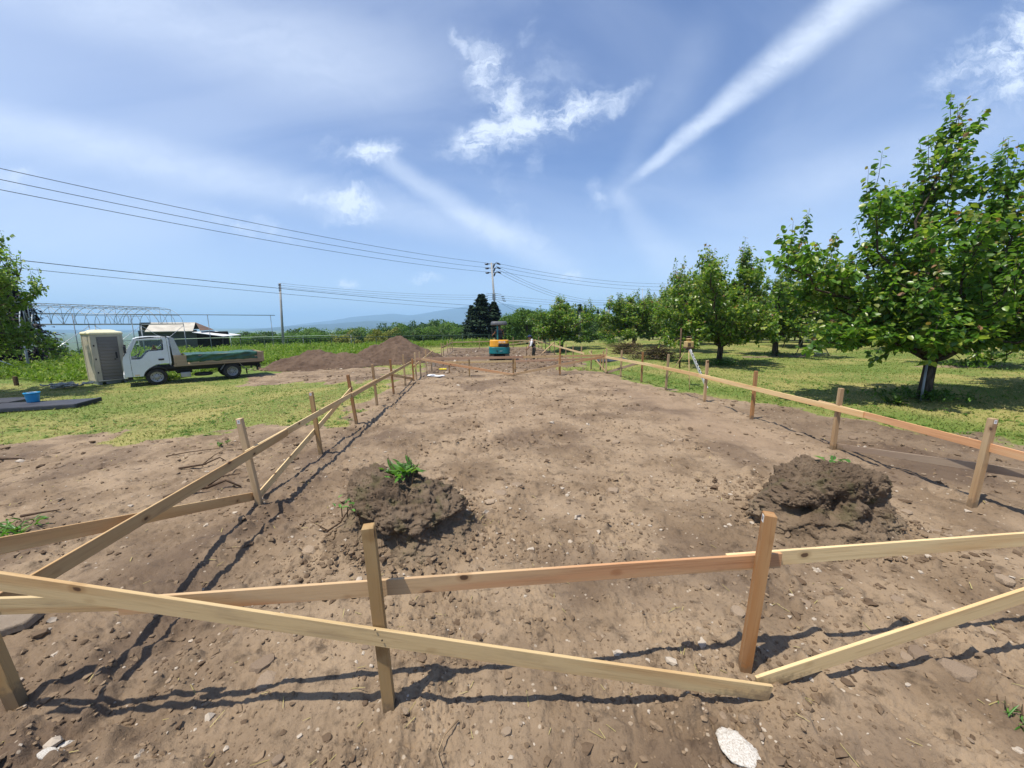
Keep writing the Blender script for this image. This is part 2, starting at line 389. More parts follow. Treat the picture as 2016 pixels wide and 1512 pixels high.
def mat_wood(name, pale, heart, knot=(.075, .035, .018), sap=.5, rough=.68, grey=0., vary=.22):
    """sawn softwood: the grain runs along the piece's own X"""
    t = NT(name); r = t.rnd()
    off = t.node('ShaderNodeCombineXYZ')
    for i, k in enumerate((37., 11., 23.)): t.set(off.inputs[i], t.math('MULTIPLY', r, k))
    sh = t.node('ShaderNodeVectorMath', operation='ADD'); t.l.new(t.tc.outputs['Object'], sh.inputs[0]); t.l.new(off.outputs[0], sh.inputs[1])
    def mp(sc):
        n = t.node('ShaderNodeMapping'); n.inputs['Scale'].default_value = sc; t.l.new(sh.outputs[0], n.inputs[0]); return n.outputs[0]
    band = t.noise(mp((.45, 4, 9)), 1.0, 2, .5, .6)
    c = t.mix(t.ramp(band, .40+.2*(sap-.5), .60+.2*(sap-.5)), pale, heart)
    ring = t.noise(mp((1.6, 26, 46)), 1.0, 3, .55, 1.2)
    c = t.mix(t.ramp(ring, .50, .70, 0, .42), c, t.hsv(c, .49, 1.12, .62))
    fibre = t.noise(mp((7, 190, 190)), 1.0, 3, .6)
    c = t.mix(t.ramp(fibre, .45, .75, 0, .28), c, t.hsv(c, .5, 1.05, .72))
    kv = mp((5.0, 3, 8.5)); kd = t.voro(kv, 1.0); kc = t.voro(kv, 1.0, 'F1', 'Color')
    ks = t.node('ShaderNodeSeparateColor'); t.l.new(kc, ks.inputs[0])
    keep = t.ramp(ks.outputs[0], .54, .56)
    wob = t.math('ADD', kd, t.math('MULTIPLY', t.math('SUBTRACT', t.noise(mp((30, 30, 60)), 1.0, 3), .5), .10))
    c = t.mix(t.math('MULTIPLY', keep, t.ramp(wob, .28, .14, 0, .5)), c, t.hsv(c, .485, 1.2, .55))
    c = t.mix(t.math('MULTIPLY', keep, t.ramp(wob, .14, .09, 0, .9)), c, knot)
    stain = t.noise(mp((2.2, 9, 9)), 1.0, 4, .6); c = t.mix(t.ramp(stain, .56, .74, 0, .26), c, (.22, .15, .10))
    if grey: c = t.mix(grey, c, (.20, .165, .135))
    c = t.hsv(c, .5, 1.0, t.ramp(r, 0, 1, 1-vary, 1+vary*.5))
    gp_ = t.node('ShaderNodeSeparateXYZ'); t.l.new(t.node('ShaderNodeNewGeometry').outputs['Position'], gp_.inputs[0])      # mud splashed up the foot of stakes and low boards
    mud = t.math('ADD', gp_.outputs[2], t.math('MULTIPLY', t.noise(t.node('ShaderNodeNewGeometry').outputs['Position'], 28, 5, .7), .20))
    c = t.mix(t.ramp(mud, .20, .12, 0, .75), c, (.150, .108, .066))
    nb = t.bump(t.math('ADD', fibre, ring), .0012, .5)
    return t.fin(c, rough, 0, .35, nb)
WOOD = {
 'pink': mat_wood('cedar_board_pinkish', (.60, .41, .225), (.57, .305, .150), sap=.40),
 'pale': mat_wood('cedar_board_pale', (.62, .47, .25), (.55, .37, .18), sap=.62),
 'yellow': mat_wood('cedar_board_yellow', (.63, .465, .240), (.56, .365, .170), sap=.60),
 'brown': mat_wood('cedar_board_brown', (.64, .455, .235), (.59, .37, .170), sap=.5),
 'red': mat_wood('cedar_board_reddish', (.54, .345, .22), (.48, .27, .16), sap=.4),
 'grey': mat_wood('cedar_board_weathered', (.36, .265, .175), (.29, .20, .13), sap=.5, grey=.4),
 'stake': mat_wood('stake_orange_wood', (.40, .235, .105), (.36, .175, .065), sap=.5, vary=.28),
 'stakepale': mat_wood('stake_pale_wood', (.48, .35, .20), (.42, .27, .14), sap=.5, vary=.25),
 'stakedark': mat_wood('stake_brown_wood', (.41, .275, .125), (.36, .215, .085), sap=.5, vary=.2),
 'bed': mat_wood('truck_bed_wood', (.42, .32, .20), (.36, .25, .15), sap=.5, grey=.25)}

def mat_plain(name, col, rough=.5, metal=0., spec=.5, var=.08, scale=6., dirt=None, dirt_amt=.35, bump=0.):
    t = NT(name); v = t.obj(); n = t.noise(v, scale, 5, .6)
    c = t.hsv(t.mix(0., col, col), .5, 1., t.ramp(n, .3, .7, 1-var, 1+var))
    if dirt:
        n2 = t.noise(v, scale*.6, 6, .68, .4); c = t.mix(t.ramp(n2, .48, .72, 0, dirt_amt), c, dirt)
    nb = t.bump(t.noise(v, scale*8, 3, .6), bump, .6) if bump else None
    return t.fin(c, t.ramp(n, .3, .7, max(.05, rough-.07), min(1, rough+.07)), metal, spec, nb)
P = dict(
 white=mat_plain('white_truck_paint', (.66, .68, .69), .35, 0, .5, .03, 2, (.40, .36, .30), .22),
 black=mat_plain('black_plastic', (.018, .018, .02), .55, 0, .4, .15, 8, (.09, .07, .05), .25),
 rubber=mat_plain('tyre_rubber', (.028, .027, .027), .85, 0, .3, .15, 10, (.13, .10, .07), .55),
 rim=mat_plain('steel_wheel', (.34, .34, .35), .5, .35, .5, .1, 8, (.14, .12, .1), .5),
 chassis=mat_plain('chassis_steel', (.025, .024, .024), .7, .2, .4, .2, 5, (.09, .07, .05), .4),
 steel=mat_plain('galvanised_steel', (.42, .44, .46), .45, .6, .5, .12, 7),
 steeldull=mat_plain('dull_grey_pipe', (.27, .30, .32), .55, .4, .5, .12, 7),
 alu=mat_plain('aluminium', (.66, .67, .68), .35, .8, .5, .06, 6),
 concrete=mat_plain('concrete_pole', (.33, .33, .32), .85, 0, .3, .12, 3, (.18, .18, .17), .3),
 beige=mat_plain('beige_plastic_panel', (.44, .40, .30), .5, 0, .4, .05, 3, (.30, .25, .18), .35),
 doorgrey=mat_plain('grey_brown_plastic_door', (.165, .150, .130), .55, 0, .4, .06, 3, (.10, .09, .08), .3),
 cream=mat_plain('cream_plastic_roof', (.72, .66, .42), .45, 0, .4, .04, 3),
 tarp=None,
 blue=mat_plain('blue_plastic_bucket', (.020, .26, .50), .4, 0, .5, .06, 6),
 darkslab=mat_plain('dark_slate_plastic', (.042, .045, .060), .55, 0, .4, .15, 5, (.10, .09, .08), .35),
 gravel=mat_plain('grey_plastic_rope', (.34, .35, .35), .8, 0, .3, .2, 20),
 orange=mat_plain('yellow_orange_paint', (.72, .33, .018), .38, 0, .5, .05, 4, (.40, .24, .08), .25),
 teal=mat_plain('teal_green_paint', (.006, .155, .165), .38, 0, .5, .08, 4, (.07, .10, .09), .3),
 canopy=mat_plain('dark_grey_canopy', (.085, .088, .095), .5, 0, .5, .08, 4),
 track=mat_plain('muddy_rubber_track', (.075, .058, .045), .9, 0, .3, .2, 9, (.19, .14, .10), .6),
 skin=mat_plain('skin', (.34, .19, .12), .55, 0, .4, .05, 10),
 navy=mat_plain('navy_cloth', (.022, .035, .085), .9, 0, .2, .1, 20),
 whitecloth=mat_plain('white_cloth', (.70, .70, .70), .9, 0, .2, .05, 10),
 olive=mat_plain('dark_olive_cloth', (.060, .058, .042), .95, 0, .2, .12, 20),
 darkcloth=mat_plain('dark_cloth', (.022, .020, .022), .95, 0, .2, .12, 20),
 greycloth=mat_plain('slate_grey_cloth', (.060, .065, .085), .95, 0, .2, .1, 20),
 whiteplastic=mat_plain('white_plastic', (.76, .76, .75), .45, 0, .5, .04, 6),
 yellowp=mat_plain('bright_yellow_plastic', (.75, .62, .03), .5, 0, .5, .05, 6),
 red=mat_plain('red_paint', (.55, .05, .03), .5, 0, .5, .05, 6),
 tan=mat_plain('tan_yellow_casing', (.42, .30, .12), .5, 0, .5, .08, 10),
 brownbox=mat_plain('dark_brown_plastic', (.10, .055, .035), .5, 0, .4, .1, 10),
 insul=mat_plain('dark_insulator_cover', (.018, .018, .028), .5, 0, .5, .1, 8),
 wire=mat_plain('black_cable', (.035, .04, .05), .6, 0, .4, .05, 3),
 bark=None, roofpale=mat_plain('pale_weathered_roof', (.46, .43, .36), .6, .2, .4, .1, 1.2, (.26, .18, .12), .4),
 rust=mat_plain('rusty_roof', (.13, .085, .062), .8, .1, .3, .18, 1.5, (.07, .05, .045), .5),
 roofwhite=mat_plain('white_sheet_roof', (.72, .73, .72), .5, .2, .4, .05, 1.5),
 shedwall=mat_plain('dark_shed_wall', (.075, .082, .080), .85, 0, .3, .15, 2, (.04, .04, .04), .4),
 bayshade=mat_plain('painted_bay_shade', (.015, .014, .013), .9, 0, .2, .2, 2),
 greenpipe=mat_plain('dark_green_pipe', (.016, .045, .024), .5, .2, .4, .1, 6),
 lightgreen=mat_plain('pale_green_pipe', (.34, .46, .34), .5, .2, .4, .08, 6),
 film=mat_plain('white_plastic_sheet', (.62, .62, .60), .5, 0, .4, .08, 2),
 lamp=mat_plain('headlight_lens', (.62, .64, .66), .15, .3, .7, .05, 6),
 amber=mat_plain('amber_lens', (.75, .55, .35), .25, 0, .6, .05, 6),
 stickerw=mat_plain('white_paper_label', (.74, .73, .70), .8, 0, .3, .03, 20),
 ink=mat_plain('grey_print', (.10, .10, .11), .8, 0, .3, .03, 20),
 rootwood=mat_plain('dead_root_wood', (.085, .055, .036), .9, 0, .2, .3, 14, (.22, .14, .07), .35, .01),
 darkblue=mat_plain('dark_blue_sheet', (.030, .038, .055), .6, 0, .4, .15, 4))
def mat_bark(name, a, b):
    t = NT(name); v = t.obj((9, 9, 2.2)); n = t.noise(v, 1.5, 6, .65, .6)
    return t.fin(t.mix(t.ramp(n, .35, .65), a, b), .95, 0, .2, t.bump(n, .03, .9))
P['bark'] = mat_bark('tree_bark', (.030, .023, .018), (.105, .082, .062))
P['barkred'] = mat_bark('young_shoot_bark', (.075, .045, .028), (.14, .10, .06))
def mat_tarp():
    t = NT('green_tarpaulin'); v = t.obj(); n = t.noise(v, 3, 5, .6)
    c = t.mix(t.ramp(n, .4, .7), (.009, .050, .029), (.028, .108, .062))
    return t.fin(c, .38, 0, .5, t.bump(t.noise(v, 22, 4, .6), .02, .5))
P['tarp'] = mat_tarp()
def mat_glass():
    t = NT('window_glass'); t.n.remove(t.b)
    tr = t.node('ShaderNodeBsdfTransparent'); tr.inputs[0].default_value = (.93, .96, .95, 1); gl = t.node('ShaderNodeBsdfGlossy'); gl.inputs['Roughness'].default_value = .03
    mx = t.node('ShaderNodeMixShader'); fr = t.node('ShaderNodeFresnel'); fr.inputs[0].default_value = 1.3
    t.l.new(fr.outputs[0], mx.inputs[0]); t.l.new(tr.outputs[0], mx.inputs[1]); t.l.new(gl.outputs[0], mx.inputs[2]); t.l.new(mx.outputs[0], t.out.inputs[0])
    return t.m
P['glass'] = mat_glass()
def mat_leaf(name, dark, midc, young, trans=.30, rough=.42, youngcut=.86, spec=.45):
    t = NT(name); i = t.island(); v = t.obj(); r = t.rnd()
    c = t.mix(t.ramp(i, 0., .8), dark, midc); c = t.mix(t.ramp(i, youngcut, youngcut+.1), c, young)
    n = t.noise(v, .8, 3, .5); c = t.hsv(c, t.ramp(r, 0, 1, .492, .508), 1., t.ramp(n, .3, .7, .80, 1.18))
    t.fin(c, rough, 0, spec)
    tl = t.node('ShaderNodeBsdfTranslucent'); tcol = t.mix(1.0, c, (1.55, 1.75, .75), 'MULTIPLY'); t.l.new(tcol, tl.inputs[0])
    mx = t.node('ShaderNodeMixShader'); mx.inputs[0].default_value = trans
    t.l.new(t.b.outputs[0], mx.inputs[1]); t.l.new(tl.outputs[0], mx.inputs[2]); t.l.new(mx.outputs[0], t.out.inputs[0])
    return t.m
LEAF = dict(
 pear=mat_leaf('pear_leaf', (.060, .135, .020), (.142, .240, .034), (.270, .325, .060), .42, .34, .76),
 peartip=mat_leaf('pear_young_leaf', (.14, .20, .04), (.22, .22, .06), (.26, .13, .07), .38, .45, .75),
 maple=mat_leaf('light_green_leaf', (.085, .165, .024), (.16, .25, .04), (.25, .31, .08), .42, .5),
 woods=mat_leaf('woodland_leaf', (.034, .075, .016), (.064, .120, .024), (.105, .160, .036), .22, .6, .9, .25),
 bright=mat_leaf('bright_bush_leaf', (.060, .130, .020), (.105, .190, .030), (.16, .24, .045), .30, .6, .9, .25),
 yellow=mat_leaf('yellow_green_leaf', (.125, .145, .024), (.210, .215, .038), (.28, .27, .055), .26, .6, .9, .25),
 conifer=mat_leaf('dark_conifer_needle', (.010, .023, .010), (.018, .040, .016), (.034, .055, .022), .08, .7, .92, .2),
 redcon=mat_leaf('purplish_dark_leaf', (.018, .012, .014), (.030, .022, .022), (.05, .03, .03), .1, .6, .92, .25),
 weed=mat_leaf('tall_weed_leaf', (.090, .160, .022), (.150, .240, .034), (.235, .280, .060), .3, .6, .8, .25),
 weedplant=mat_leaf('fresh_weed_leaf', (.055, .150, .022), (.095, .23, .035), (.14, .27, .05), .3, .4, .85, .4),
 brush=mat_leaf('cut_brush_leaf', (.075, .065, .022), (.115, .105, .035), (.16, .11, .05), .2, .7, .7, .2))
def mat_grass():
    t = NT('grass_blade'); a = t.attr('dry'); i = t.island()
    g = t.mix(i, (.135, .185, .032), (.215, .255, .055)); d = t.mix(i, (.32, .265, .095), (.48, .41, .18))
    c = t.mix(a, g, d); t.fin(c, .75, 0, .2)
    tl = t.node('ShaderNodeBsdfTranslucent'); t.l.new(c, tl.inputs[0]); mx = t.node('ShaderNodeMixShader'); mx.inputs[0].default_value = .25
    t.l.new(t.b.outputs[0], mx.inputs[1]); t.l.new(tl.outputs[0], mx.inputs[2]); t.l.new(mx.outputs[0], t.out.inputs[0])
    return t.m
M_grass = mat_grass()

# ------------------------------------------------------------------ ground sheet
RX = np.array([-2, 0, 3, 5, 6, 7, 7.85, 8.7, 9.9, 10.9, 13.8, 15, 16.5]); RV = np.array([10.6, 10, 9.2, 8.6, 8.2, 7.85, 7.4, 7.0, 6.3, 5.75, 5.4, 5.1, 4.6])
def soil_sd(x, y):
    """rough signed distance, positive where the earth is bare"""
    right = np.where(y < 16.5, np.interp(y, RX, RV), np.where(y < 19.5, 4.0, 5.9))-x
    site = np.minimum(np.minimum(x+2.95, right), 37.5-y)
    left = np.minimum(-2.0-x, 7.75+.10*(-x-3)*ss(-3, -8, x)+.5*np.sin(x*1.3)-y)
    bare = 3.3-np.hypot((x+7.2), (y-18.6)*1.05); bare2 = 1.6-np.hypot((x+4.4)/1.5, y-15.6)
    s = np.maximum(np.maximum(site, left), np.maximum(bare, bare2))
    # bare earth ovals under two orchard trees, also painting in their shade
    for cx, cy, a, b in ((17.6, 20.4, 2.6, .5), (21.5, 14.6, 2.2, .5)):
        s = np.maximum(s, .55*(1-np.hypot((x-cx)/a, (y-cy)/b)))
    return s
def masks(x, y):
    sd = soil_sd(x, y)
    n = fbm(x, y, .9, 4, 21)*.55
    grass = 1-ss(-.42, .42, sd+n)
    back = ss(-2, -6, y)
    return np.clip(grass, 0, 1)
def rough_h(x, y, r, grass):
    far1 = 1-ss(20, 45, r); far2 = 1-ss(9, 20, r); far3 = 1-ss(4, 8, r)
    calm = 1-.75*np.exp(-((x-4.6)/.75)**2)*ss(4.2, 5.5, y)*ss(12.5, 10, y)
    soil = (.030*fbm(x, y, .8, 2, 1)+.026*fbm(x, y, 2.6, 3, 5))*far1
    lump = np.maximum(perlin(x*7.5, y*7.5, 9)-.10, 0)*.075*(.35+ss(-.1, .5, perlin(x*.9, y*.9, 31)))
    pat = .35+.9*ss(-.25, .35, fbm(x, y, 1.4, 2, 77)); fine = pat*(.012*fbm(x, y, 13, 2, 12)*far2+.011*np.abs(perlin(x*24, y*24, 14))*far2+.0075*fbm(x, y, 40, 2, 15)*far2+.004*perlin(x*95, y*95, 17)*far3)
    soil = soil+(lump*far1+fine)*calm
    scr = .010*perlin(x*15, y*.9, 26)*ss(.02, .4, perlin(x*.3, y*.22, 27))+.008*perlin(x*1.1, y*17, 28)*ss(.1, .45, perlin(x*.5, y*.5, 29))
    soil = soil+scr*far2
    gr = (.035*fbm(x, y, .5, 2, 3)+.014*fbm(x, y, 4, 2, 4)*far1)
    return soil*(1-grass)+gr*grass
def ground_h(x, y):
    x = np.asarray(x, dtype=float); y = np.asarray(y, dtype=float); r = np.hypot(x, y)
    return terrain(x, y)+rough_h(x, y, r, masks(x, y))
def gz(x, y): return float(ground_h(np.float64(x), np.float64(y)))

def build_ground():
    a0, a1 = rad(-63), rad(73)
    ang = np.concatenate([np.linspace(a0, a1, 880), np.linspace(a1, a0+2*math.pi, 50)[1:-1]])
    rr = np.concatenate([np.geomspace(.7, 14, 500), np.geomspace(14, 60, 130)[1:], np.geomspace(60, 14000, 60)[1:]])
    A, R_ = np.meshgrid(ang, rr); x = (R_*np.sin(A)).ravel(); y = (R_*np.cos(A)).ravel(); r = R_.ravel()
    g = masks(x, y); z = terrain(x, y)+rough_h(x, y, r, g)
    na, nr = len(ang), len(rr)
    i = np.arange(nr-1)[:, None]*na; j = np.arange(na)[None, :]; j2 = (j+1) % na
    F = np.stack([i+j, i+na+j, i+na+j2, i+j2], -1).reshape(-1, 4)[:, ::-1]
    # centre cap
    x = np.append(x, 0); y = np.append(y, 0); z = np.append(z, 0.0); g = np.append(g, 0); r = np.append(r, 0)
    c = len(x)-1; jj = np.arange(na); F2 = np.stack([np.full(na, c), jj, (jj+1) % na], -1)[:, ::-1]
    me = np_mesh('ground', np.stack([x, y, z], -1), [F, F2], M_ground, True)
    attr(me, 'grass', g)
    attr(me, 'dust', np.exp(-((x-4.55)/.8)**2)*ss(4.0, 6, y)*ss(14, 10, y)+.5*np.exp(-((x-.5)/1.4)**2)*ss(5, 9, y)*ss(15, 12, y))
    attr(me, 'damp', np.clip(.55*np.exp(-((x+2.45)/.75)**2)*ss(.5, 1.5, y)*ss(9, 6, y)*(.6+.6*ss(-.3, .3, fbm(x, y, 1.3, 3, 52)))+.45*ss(1.75, 1.35, y)*ss(-.2, .3, fbm(x, y, .9, 3, 53))+ss(.15, .65, fbm(x, y, .45, 4, 44))*.55+.5*ss(17, 20, y)*ss(38, 36, y)*ss(-3, -2, x)*ss(6, 5, x)+.45*ss(5.4, 6.2, x)*ss(1, 5, y)*ss(9.5, 7, y), 0, .8)*(1-g))
    lush = ss(.1, .5, fbm(x, y, .35, 3, 61))*.5+.9*np.exp(-(soil_sd(x, y)+.9)**2/.8)*ss(4, 6, x)+ss(16.8, 18.5, y)*ss(-6, -10, x)+.9*np.exp(-((x+12.5)**2/9+(y-11.8)**2/2.5))
    attr(me, 'lush', np.clip(lush, 0, 1)); attr(me, 'far', ss(55, 120, r))
    return tag(link('ground', me), kind='structure')
ground = build_ground()
# ------------------------------------------------------------------ air, far ridges
def make_haze():
    mb = MB(); mb.box((0, 0, 190), (29000, 29000, 462)); o = mb.build('haze', None); tag(o, kind='stuff')
    m = bpy.data.materials.new('valley_haze'); m.use_nodes = True; t = m.node_tree
    for n in list(t.nodes): t.nodes.remove(n)
    ou = t.nodes.new('ShaderNodeOutputMaterial'); v = t.nodes.new('ShaderNodeVolumePrincipled')
    v.inputs['Color'].default_value = (.46, .71, 1.0, 1); v.inputs['Density'].default_value = 2.1e-4; v.inputs['Anisotropy'].default_value = .0
    t.links.new(v.outputs[0], ou.inputs['Volume']); o.data.materials.append(m); o.display_type = 'WIRE'
    return o
make_haze()
M_mtn = mat_plain('forested_ridge', (.022, .036, .030), .95, 0, .1, .25, .002)
def ridge(name, prof, D, depth, foot):
    us = np.linspace(prof[0][0]-.25, prof[-1][0]+.25, 260); pu, pv = zip(*prof)
    v = np.interp(us, pu, pv, left=pv[0]-.012, right=pv[-1]-.012)
    v = v+.0016*fbm(us, us*0+D*.001, 14, 4, 71)
    rows = []
    for k, (t, s) in enumerate(((0, 0), (.35, .45), (.7, .8), (1, 1), (1.5, .5), (2, 0))):
        d = D-depth+depth*t; top = v*D+CAM_H
        z = foot+(top-foot)*s*(1+.06*fbm(us, us*0+k, 20, 3, 73+k)*(0 if t == 1 else 1))
        rows.append(np.stack([us*d, us*0+d, z], -1))
    V = np.concatenate(rows); n = len(us); i = np.arange(5)[:, None]*n; j = np.arange(n-1)[None]
    F = np.stack([i+j, i+j+1, i+n+j+1, i+n+j], -1).reshape(-1, 4)
    return tag(link(name, np_mesh(name, V, F, M_mtn)), kind='structure')
ridge('mountains', [(-.565, -.011), (-.469, .0002), (-.373, .0115), (-.299, .0208), (-.216, .0276), (-.163, .0246), (-.099, .0342), (-.026, .0438), (.029, .051), (.081, .0507), (.16, .04), (.226, .0292), (.294, .0182), (.489, .0032), (.778, -.002)], 7600, 1800, -38)
ridge('hills', [(-1.5, -.004), (-1.1, .0005), (-.85, -.006), (-.612, -.0121), (-.47, -.0011), (-.361, .004), (-.275, .0106), (-.176, .0071), (-.075, .0036), (.028, -.0026), (.213, -.011)], 4600, 1200, -38)

# ------------------------------------------------------------------ foliage
def leaves(pos, ax, nr, L, Wd, fold=.14, droop=.18, hi=True):
    pos, ax, nr = (np.asarray(a, float) for a in (pos, ax, nr)); L = np.asarray(L, float)[:, None]; Wd = np.asarray(Wd, float)[:, None]
    ax = ax/(np.linalg.norm(ax, axis=1, keepdims=True)+1e-9); sd = np.cross(ax, nr); sd /= np.linalg.norm(sd, axis=1, keepdims=True)+1e-9; up = np.cross(sd, ax)
    def pt(a, b, c): return pos+ax*L*a+sd*Wd*b+up*L*c
    if hi:
        st = [pt(0, 0, 0), pt(.30, -.46, fold*.5), pt(.30, 0, -.02), pt(.30, .46, fold*.5), pt(.66, -.40, fold*.4-droop*.35), pt(.66, 0, -droop*.4-.04), pt(.66, .40, fold*.4-droop*.35), pt(1, 0, -droop)]
        tri = np.array([(0, 2, 1), (0, 3, 2), (4, 5, 7), (5, 6, 7)]); qd = np.array([(1, 2, 5, 4), (2, 3, 6, 5)])
    else:
        st = [pt(0, 0, 0), pt(.42, -.5, fold*.5), pt(.45, 0, -.03), pt(.42, .5, fold*.5), pt(1, 0, -droop)]
        tri = np.array([(0, 2, 1), (0, 3, 2), (1, 2, 4), (2, 3, 4)]); qd = None
    k = len(st); n = len(pos); V = np.stack(st, 1).reshape(-1, 3); b = (np.arange(n)*k)[:, None, None]
    Fs = [(tri[None]+b).reshape(-1, 3)]
    if qd is not None: Fs.append((qd[None]+b).reshape(-1, 4))
    return V, Fs
def merge_faces(parts):
    Vs = []; t3 = []; t4 = []; o = 0
    for V, Fs in parts:
        Vs.append(V)
        for f in Fs: (t3 if f.shape[1] == 3 else t4).append(f+o)
        o += len(V)
    out_ = []
    if t3: out_.append(np.concatenate(t3))
    if t4: out_.append(np.concatenate(t4))
    return np.concatenate(Vs), out_

def curve(p0, d0, p1, n, rng, wob=.06):
    p0, p1 = Vector(p0), Vector(p1); L = (p1-p0).length; c = p0+Vector(d0).normalized()*L*.5; pts = []
    for i in range(n+1):
        t = i/n; p = p0*(1-t)**2+c*2*t*(1-t)+p1*t*t
        if 0 < i < n: p += Vector((rng.gauss(0, 1), rng.gauss(0, 1), rng.gauss(0, 1)))*wob*L*.2
        pts.append(p)
    return pts
def pear_tree(seed, fork, rtrunk, limbs, leafL=.12, nsec=9, nshoot=5, hi=False, lean=(0, 0), dens=1.0, shoot=.5):
    """limbs: list of tips. returns (wood MB, leaf arrays for two tones)"""
    rng = random.Random(seed); mb = MB(); LP = []; SP = MB()
    base = Vector((0, 0, -.15)); fk = Vector((lean[0], lean[1], fork))
    mb.tube([base, Vector((0, 0, .05)), fk*.55+Vector((0, 0, .0)), fk], [rtrunk*1.35, rtrunk*1.08, rtrunk*.95, rtrunk*.92], 10)
    def leafrow(pts, n, young=False, sc=1.0):
        m_ = len(pts)-1
        for k in range(n):
            t = (k+.3+rng.random()*.6)/n; f = t*m_; i = min(int(f), m_-1); p = pts[i].lerp(pts[i+1], f-i); d = (pts[i+1]-pts[i]).normalized()
            a = rng.random()*6.283; side = Vector((math.cos(a), math.sin(a), rng.uniform(-.15, .35)))
            side = (side-d*side.dot(d)*.6).normalized()
            ax_ = (side*.85+d*rng.uniform(.1, .6)+Vector((0, 0, rng.uniform(-1.15, .10)))).normalized()
            nr = Vector((rng.gauss(0, .40), rng.gauss(0, .40), .62))+side*rng.uniform(.15, 1.15)
            l = leafL*sc*rng.uniform(.72, 1.2)
            pet = l*.25
            LP.append((p+ax_*pet, ax_, nr, l, l*rng.uniform(.60, .80), 1 if (young and t > .72 and rng.random() < .6) else 0))
    for tip, in_r in limbs:
        tip = Vector(tip); hd = Vector((tip.x-fk.x, tip.y-fk.y, 0)); out_d = (hd.normalized()*1.0+Vector((0, 0, .75))) if hd.length > .4 else Vector((0, 0, 1))
        pts = curve(fk, out_d, tip, 8, rng, .12); r0_ = in_r
        mb.tube(pts, [r0_*(1-.86*i/8)+.006 for i in range(9)], 6)
        L = (tip-fk).length
        ns = max(3, int(nsec*L/2.6))
        for k in range(ns):
            t = .22+.78*(k+rng.random())/ns; f = t*8; i = min(int(f), 7); p = pts[i].lerp(pts[i+1], f-i); d = (pts[i+1]-pts[i]).normalized()
            a = rng.random()*6.283
            o_ = Vector((math.cos(a), math.sin(a), rng.uniform(-.25, .9)))
            sl = (rng.uniform(.35, .95) if t < .85 else rng.uniform(.25, .55))*min(1.15, .55+L*.22)
            q = p+(o_*.8+d*.5).normalized()*sl
            sp = curve(p, o_, q, 4, rng, .1); rs = .02*(1-t*.5)
            mb.tube(sp, [rs*(1-.8*j/4)+.003 for j in range(5)], 4, False)
            leafrow(sp, int(13*dens*sl/.6)+3)
            for s_ in range(nshoot):
                f2 = rng.uniform(.8, 4)
                j = min(int(f2), 3); b = sp[j].lerp(sp[j+1], f2-j)
                dd = Vector((rng.gauss(0, .55), rng.gauss(0, .55), rng.uniform(-.1, 1.1))).normalized(); ln = rng.uniform(.5, 1.1)*shoot*.62
                sh = [b, b+dd*ln*.5+Vector((0, 0, .02)), b+dd*ln+Vector((0, 0, .06))]
                leafrow(sh, int(11*dens*ln/.35)+2, dd.z > .6)
        # leader shoots at the limb end
        up_ = tip.z > fork*2.2
        for s_ in range(7 if up_ else 3):
            dd = Vector((rng.gauss(0, .13), rng.gauss(0, .13), 1)).normalized(); ln = rng.uniform(.45, 1.25)*shoot*(1.45 if up_ else 1.0)
            b = tip if s_ == 0 else pts[6 if s_ > 3 else 7].lerp(pts[7 if s_ > 3 else 8], rng.random())+Vector((rng.gauss(0, .12), rng.gauss(0, .12), 0))
            sh = [b, b+dd*ln*.55, b+dd*ln+Vector((rng.gauss(0, .04), rng.gauss(0, .04), 0))]
            mb.tube(sh, [.008, .006, .003], 4, False); leafrow(sh, int(ln*24*(.15/leafL)**.5), True, .95)
    return mb, LP
def leaf_meshes(name, LP, hi, m_old, m_new):
    res = []
    for kind, mm in ((0, m_old), (1, m_new)):
        S = [l for l in LP if l[5] == kind]
        if not S: continue
        V, F = leaves([l[0] for l in S], [l[1] for l in S], [l[2] for l in S], [l[3]*(1 if kind == 0 else .8) for l in S], [l[4]*(1 if kind == 0 else .8) for l in S], hi=hi)
        res.append((V, F, mm))
    V, F = merge_faces([(v, f) for v, f, _ in res])
    me = np_mesh(name, V, F, res[0][2], True)
    if len(res) > 1:
        me.materials.append(res[1][2]); nv0 = len(res[0][0])
        first = np.zeros(len(me.polygons), np.int32); me.polygons.foreach_get('loop_start', first)
        vi = np.zeros(len(me.loops), np.int32); me.loops.foreach_get('vertex_index', vi)
        me.polygons.foreach_set('material_index', (vi[first] >= nv0).astype(np.int32))
    return me
def rand_limbs(seed, n, R, H, low=.35):
    rng = random.Random(seed); Ls = []
    for k in range(n):
        a = 6.283*k/n+rng.uniform(-.3, .3); rr = R*rng.uniform(.62, 1.05); h = H*rng.uniform(low, .78)
        Ls.append(((math.cos(a)*rr, math.sin(a)*rr, h), .045))
    for k in range(max(3, n//2)):
        a = rng.random()*6.283; rr = R*rng.uniform(.1, .5); Ls.append(((math.cos(a)*rr, math.sin(a)*rr, H*rng.uniform(.68, .9)), .05))
    for k in range(n):
        a = 6.283*k/n+rng.uniform(-.4, .4); rr = R*rng.uniform(.6, 1.0); Ls.append(((math.cos(a)*rr, math.sin(a)*rr, H*rng.uniform(.13, .34)), .035))
    return Ls
ORCH = 'pear trees of the orchard'
def place_tree(wood, crown, loc, label, cat='tree', name='pear_tree', group=ORCH, rz=0., sc=1.0):
    t = thing(name, loc, label, cat, group, rz); t.scale = (sc,)*3 if not hasattr(sc, '__len__') else sc
    w = link('trunk', wood, t); c = link('crown', crown, t)
    return t
def mb_mesh(mb, name, mat, smooth=True):
    o = mb.build(name, mat, smooth=smooth); me = o.data; bpy.data.objects.remove(o); return me

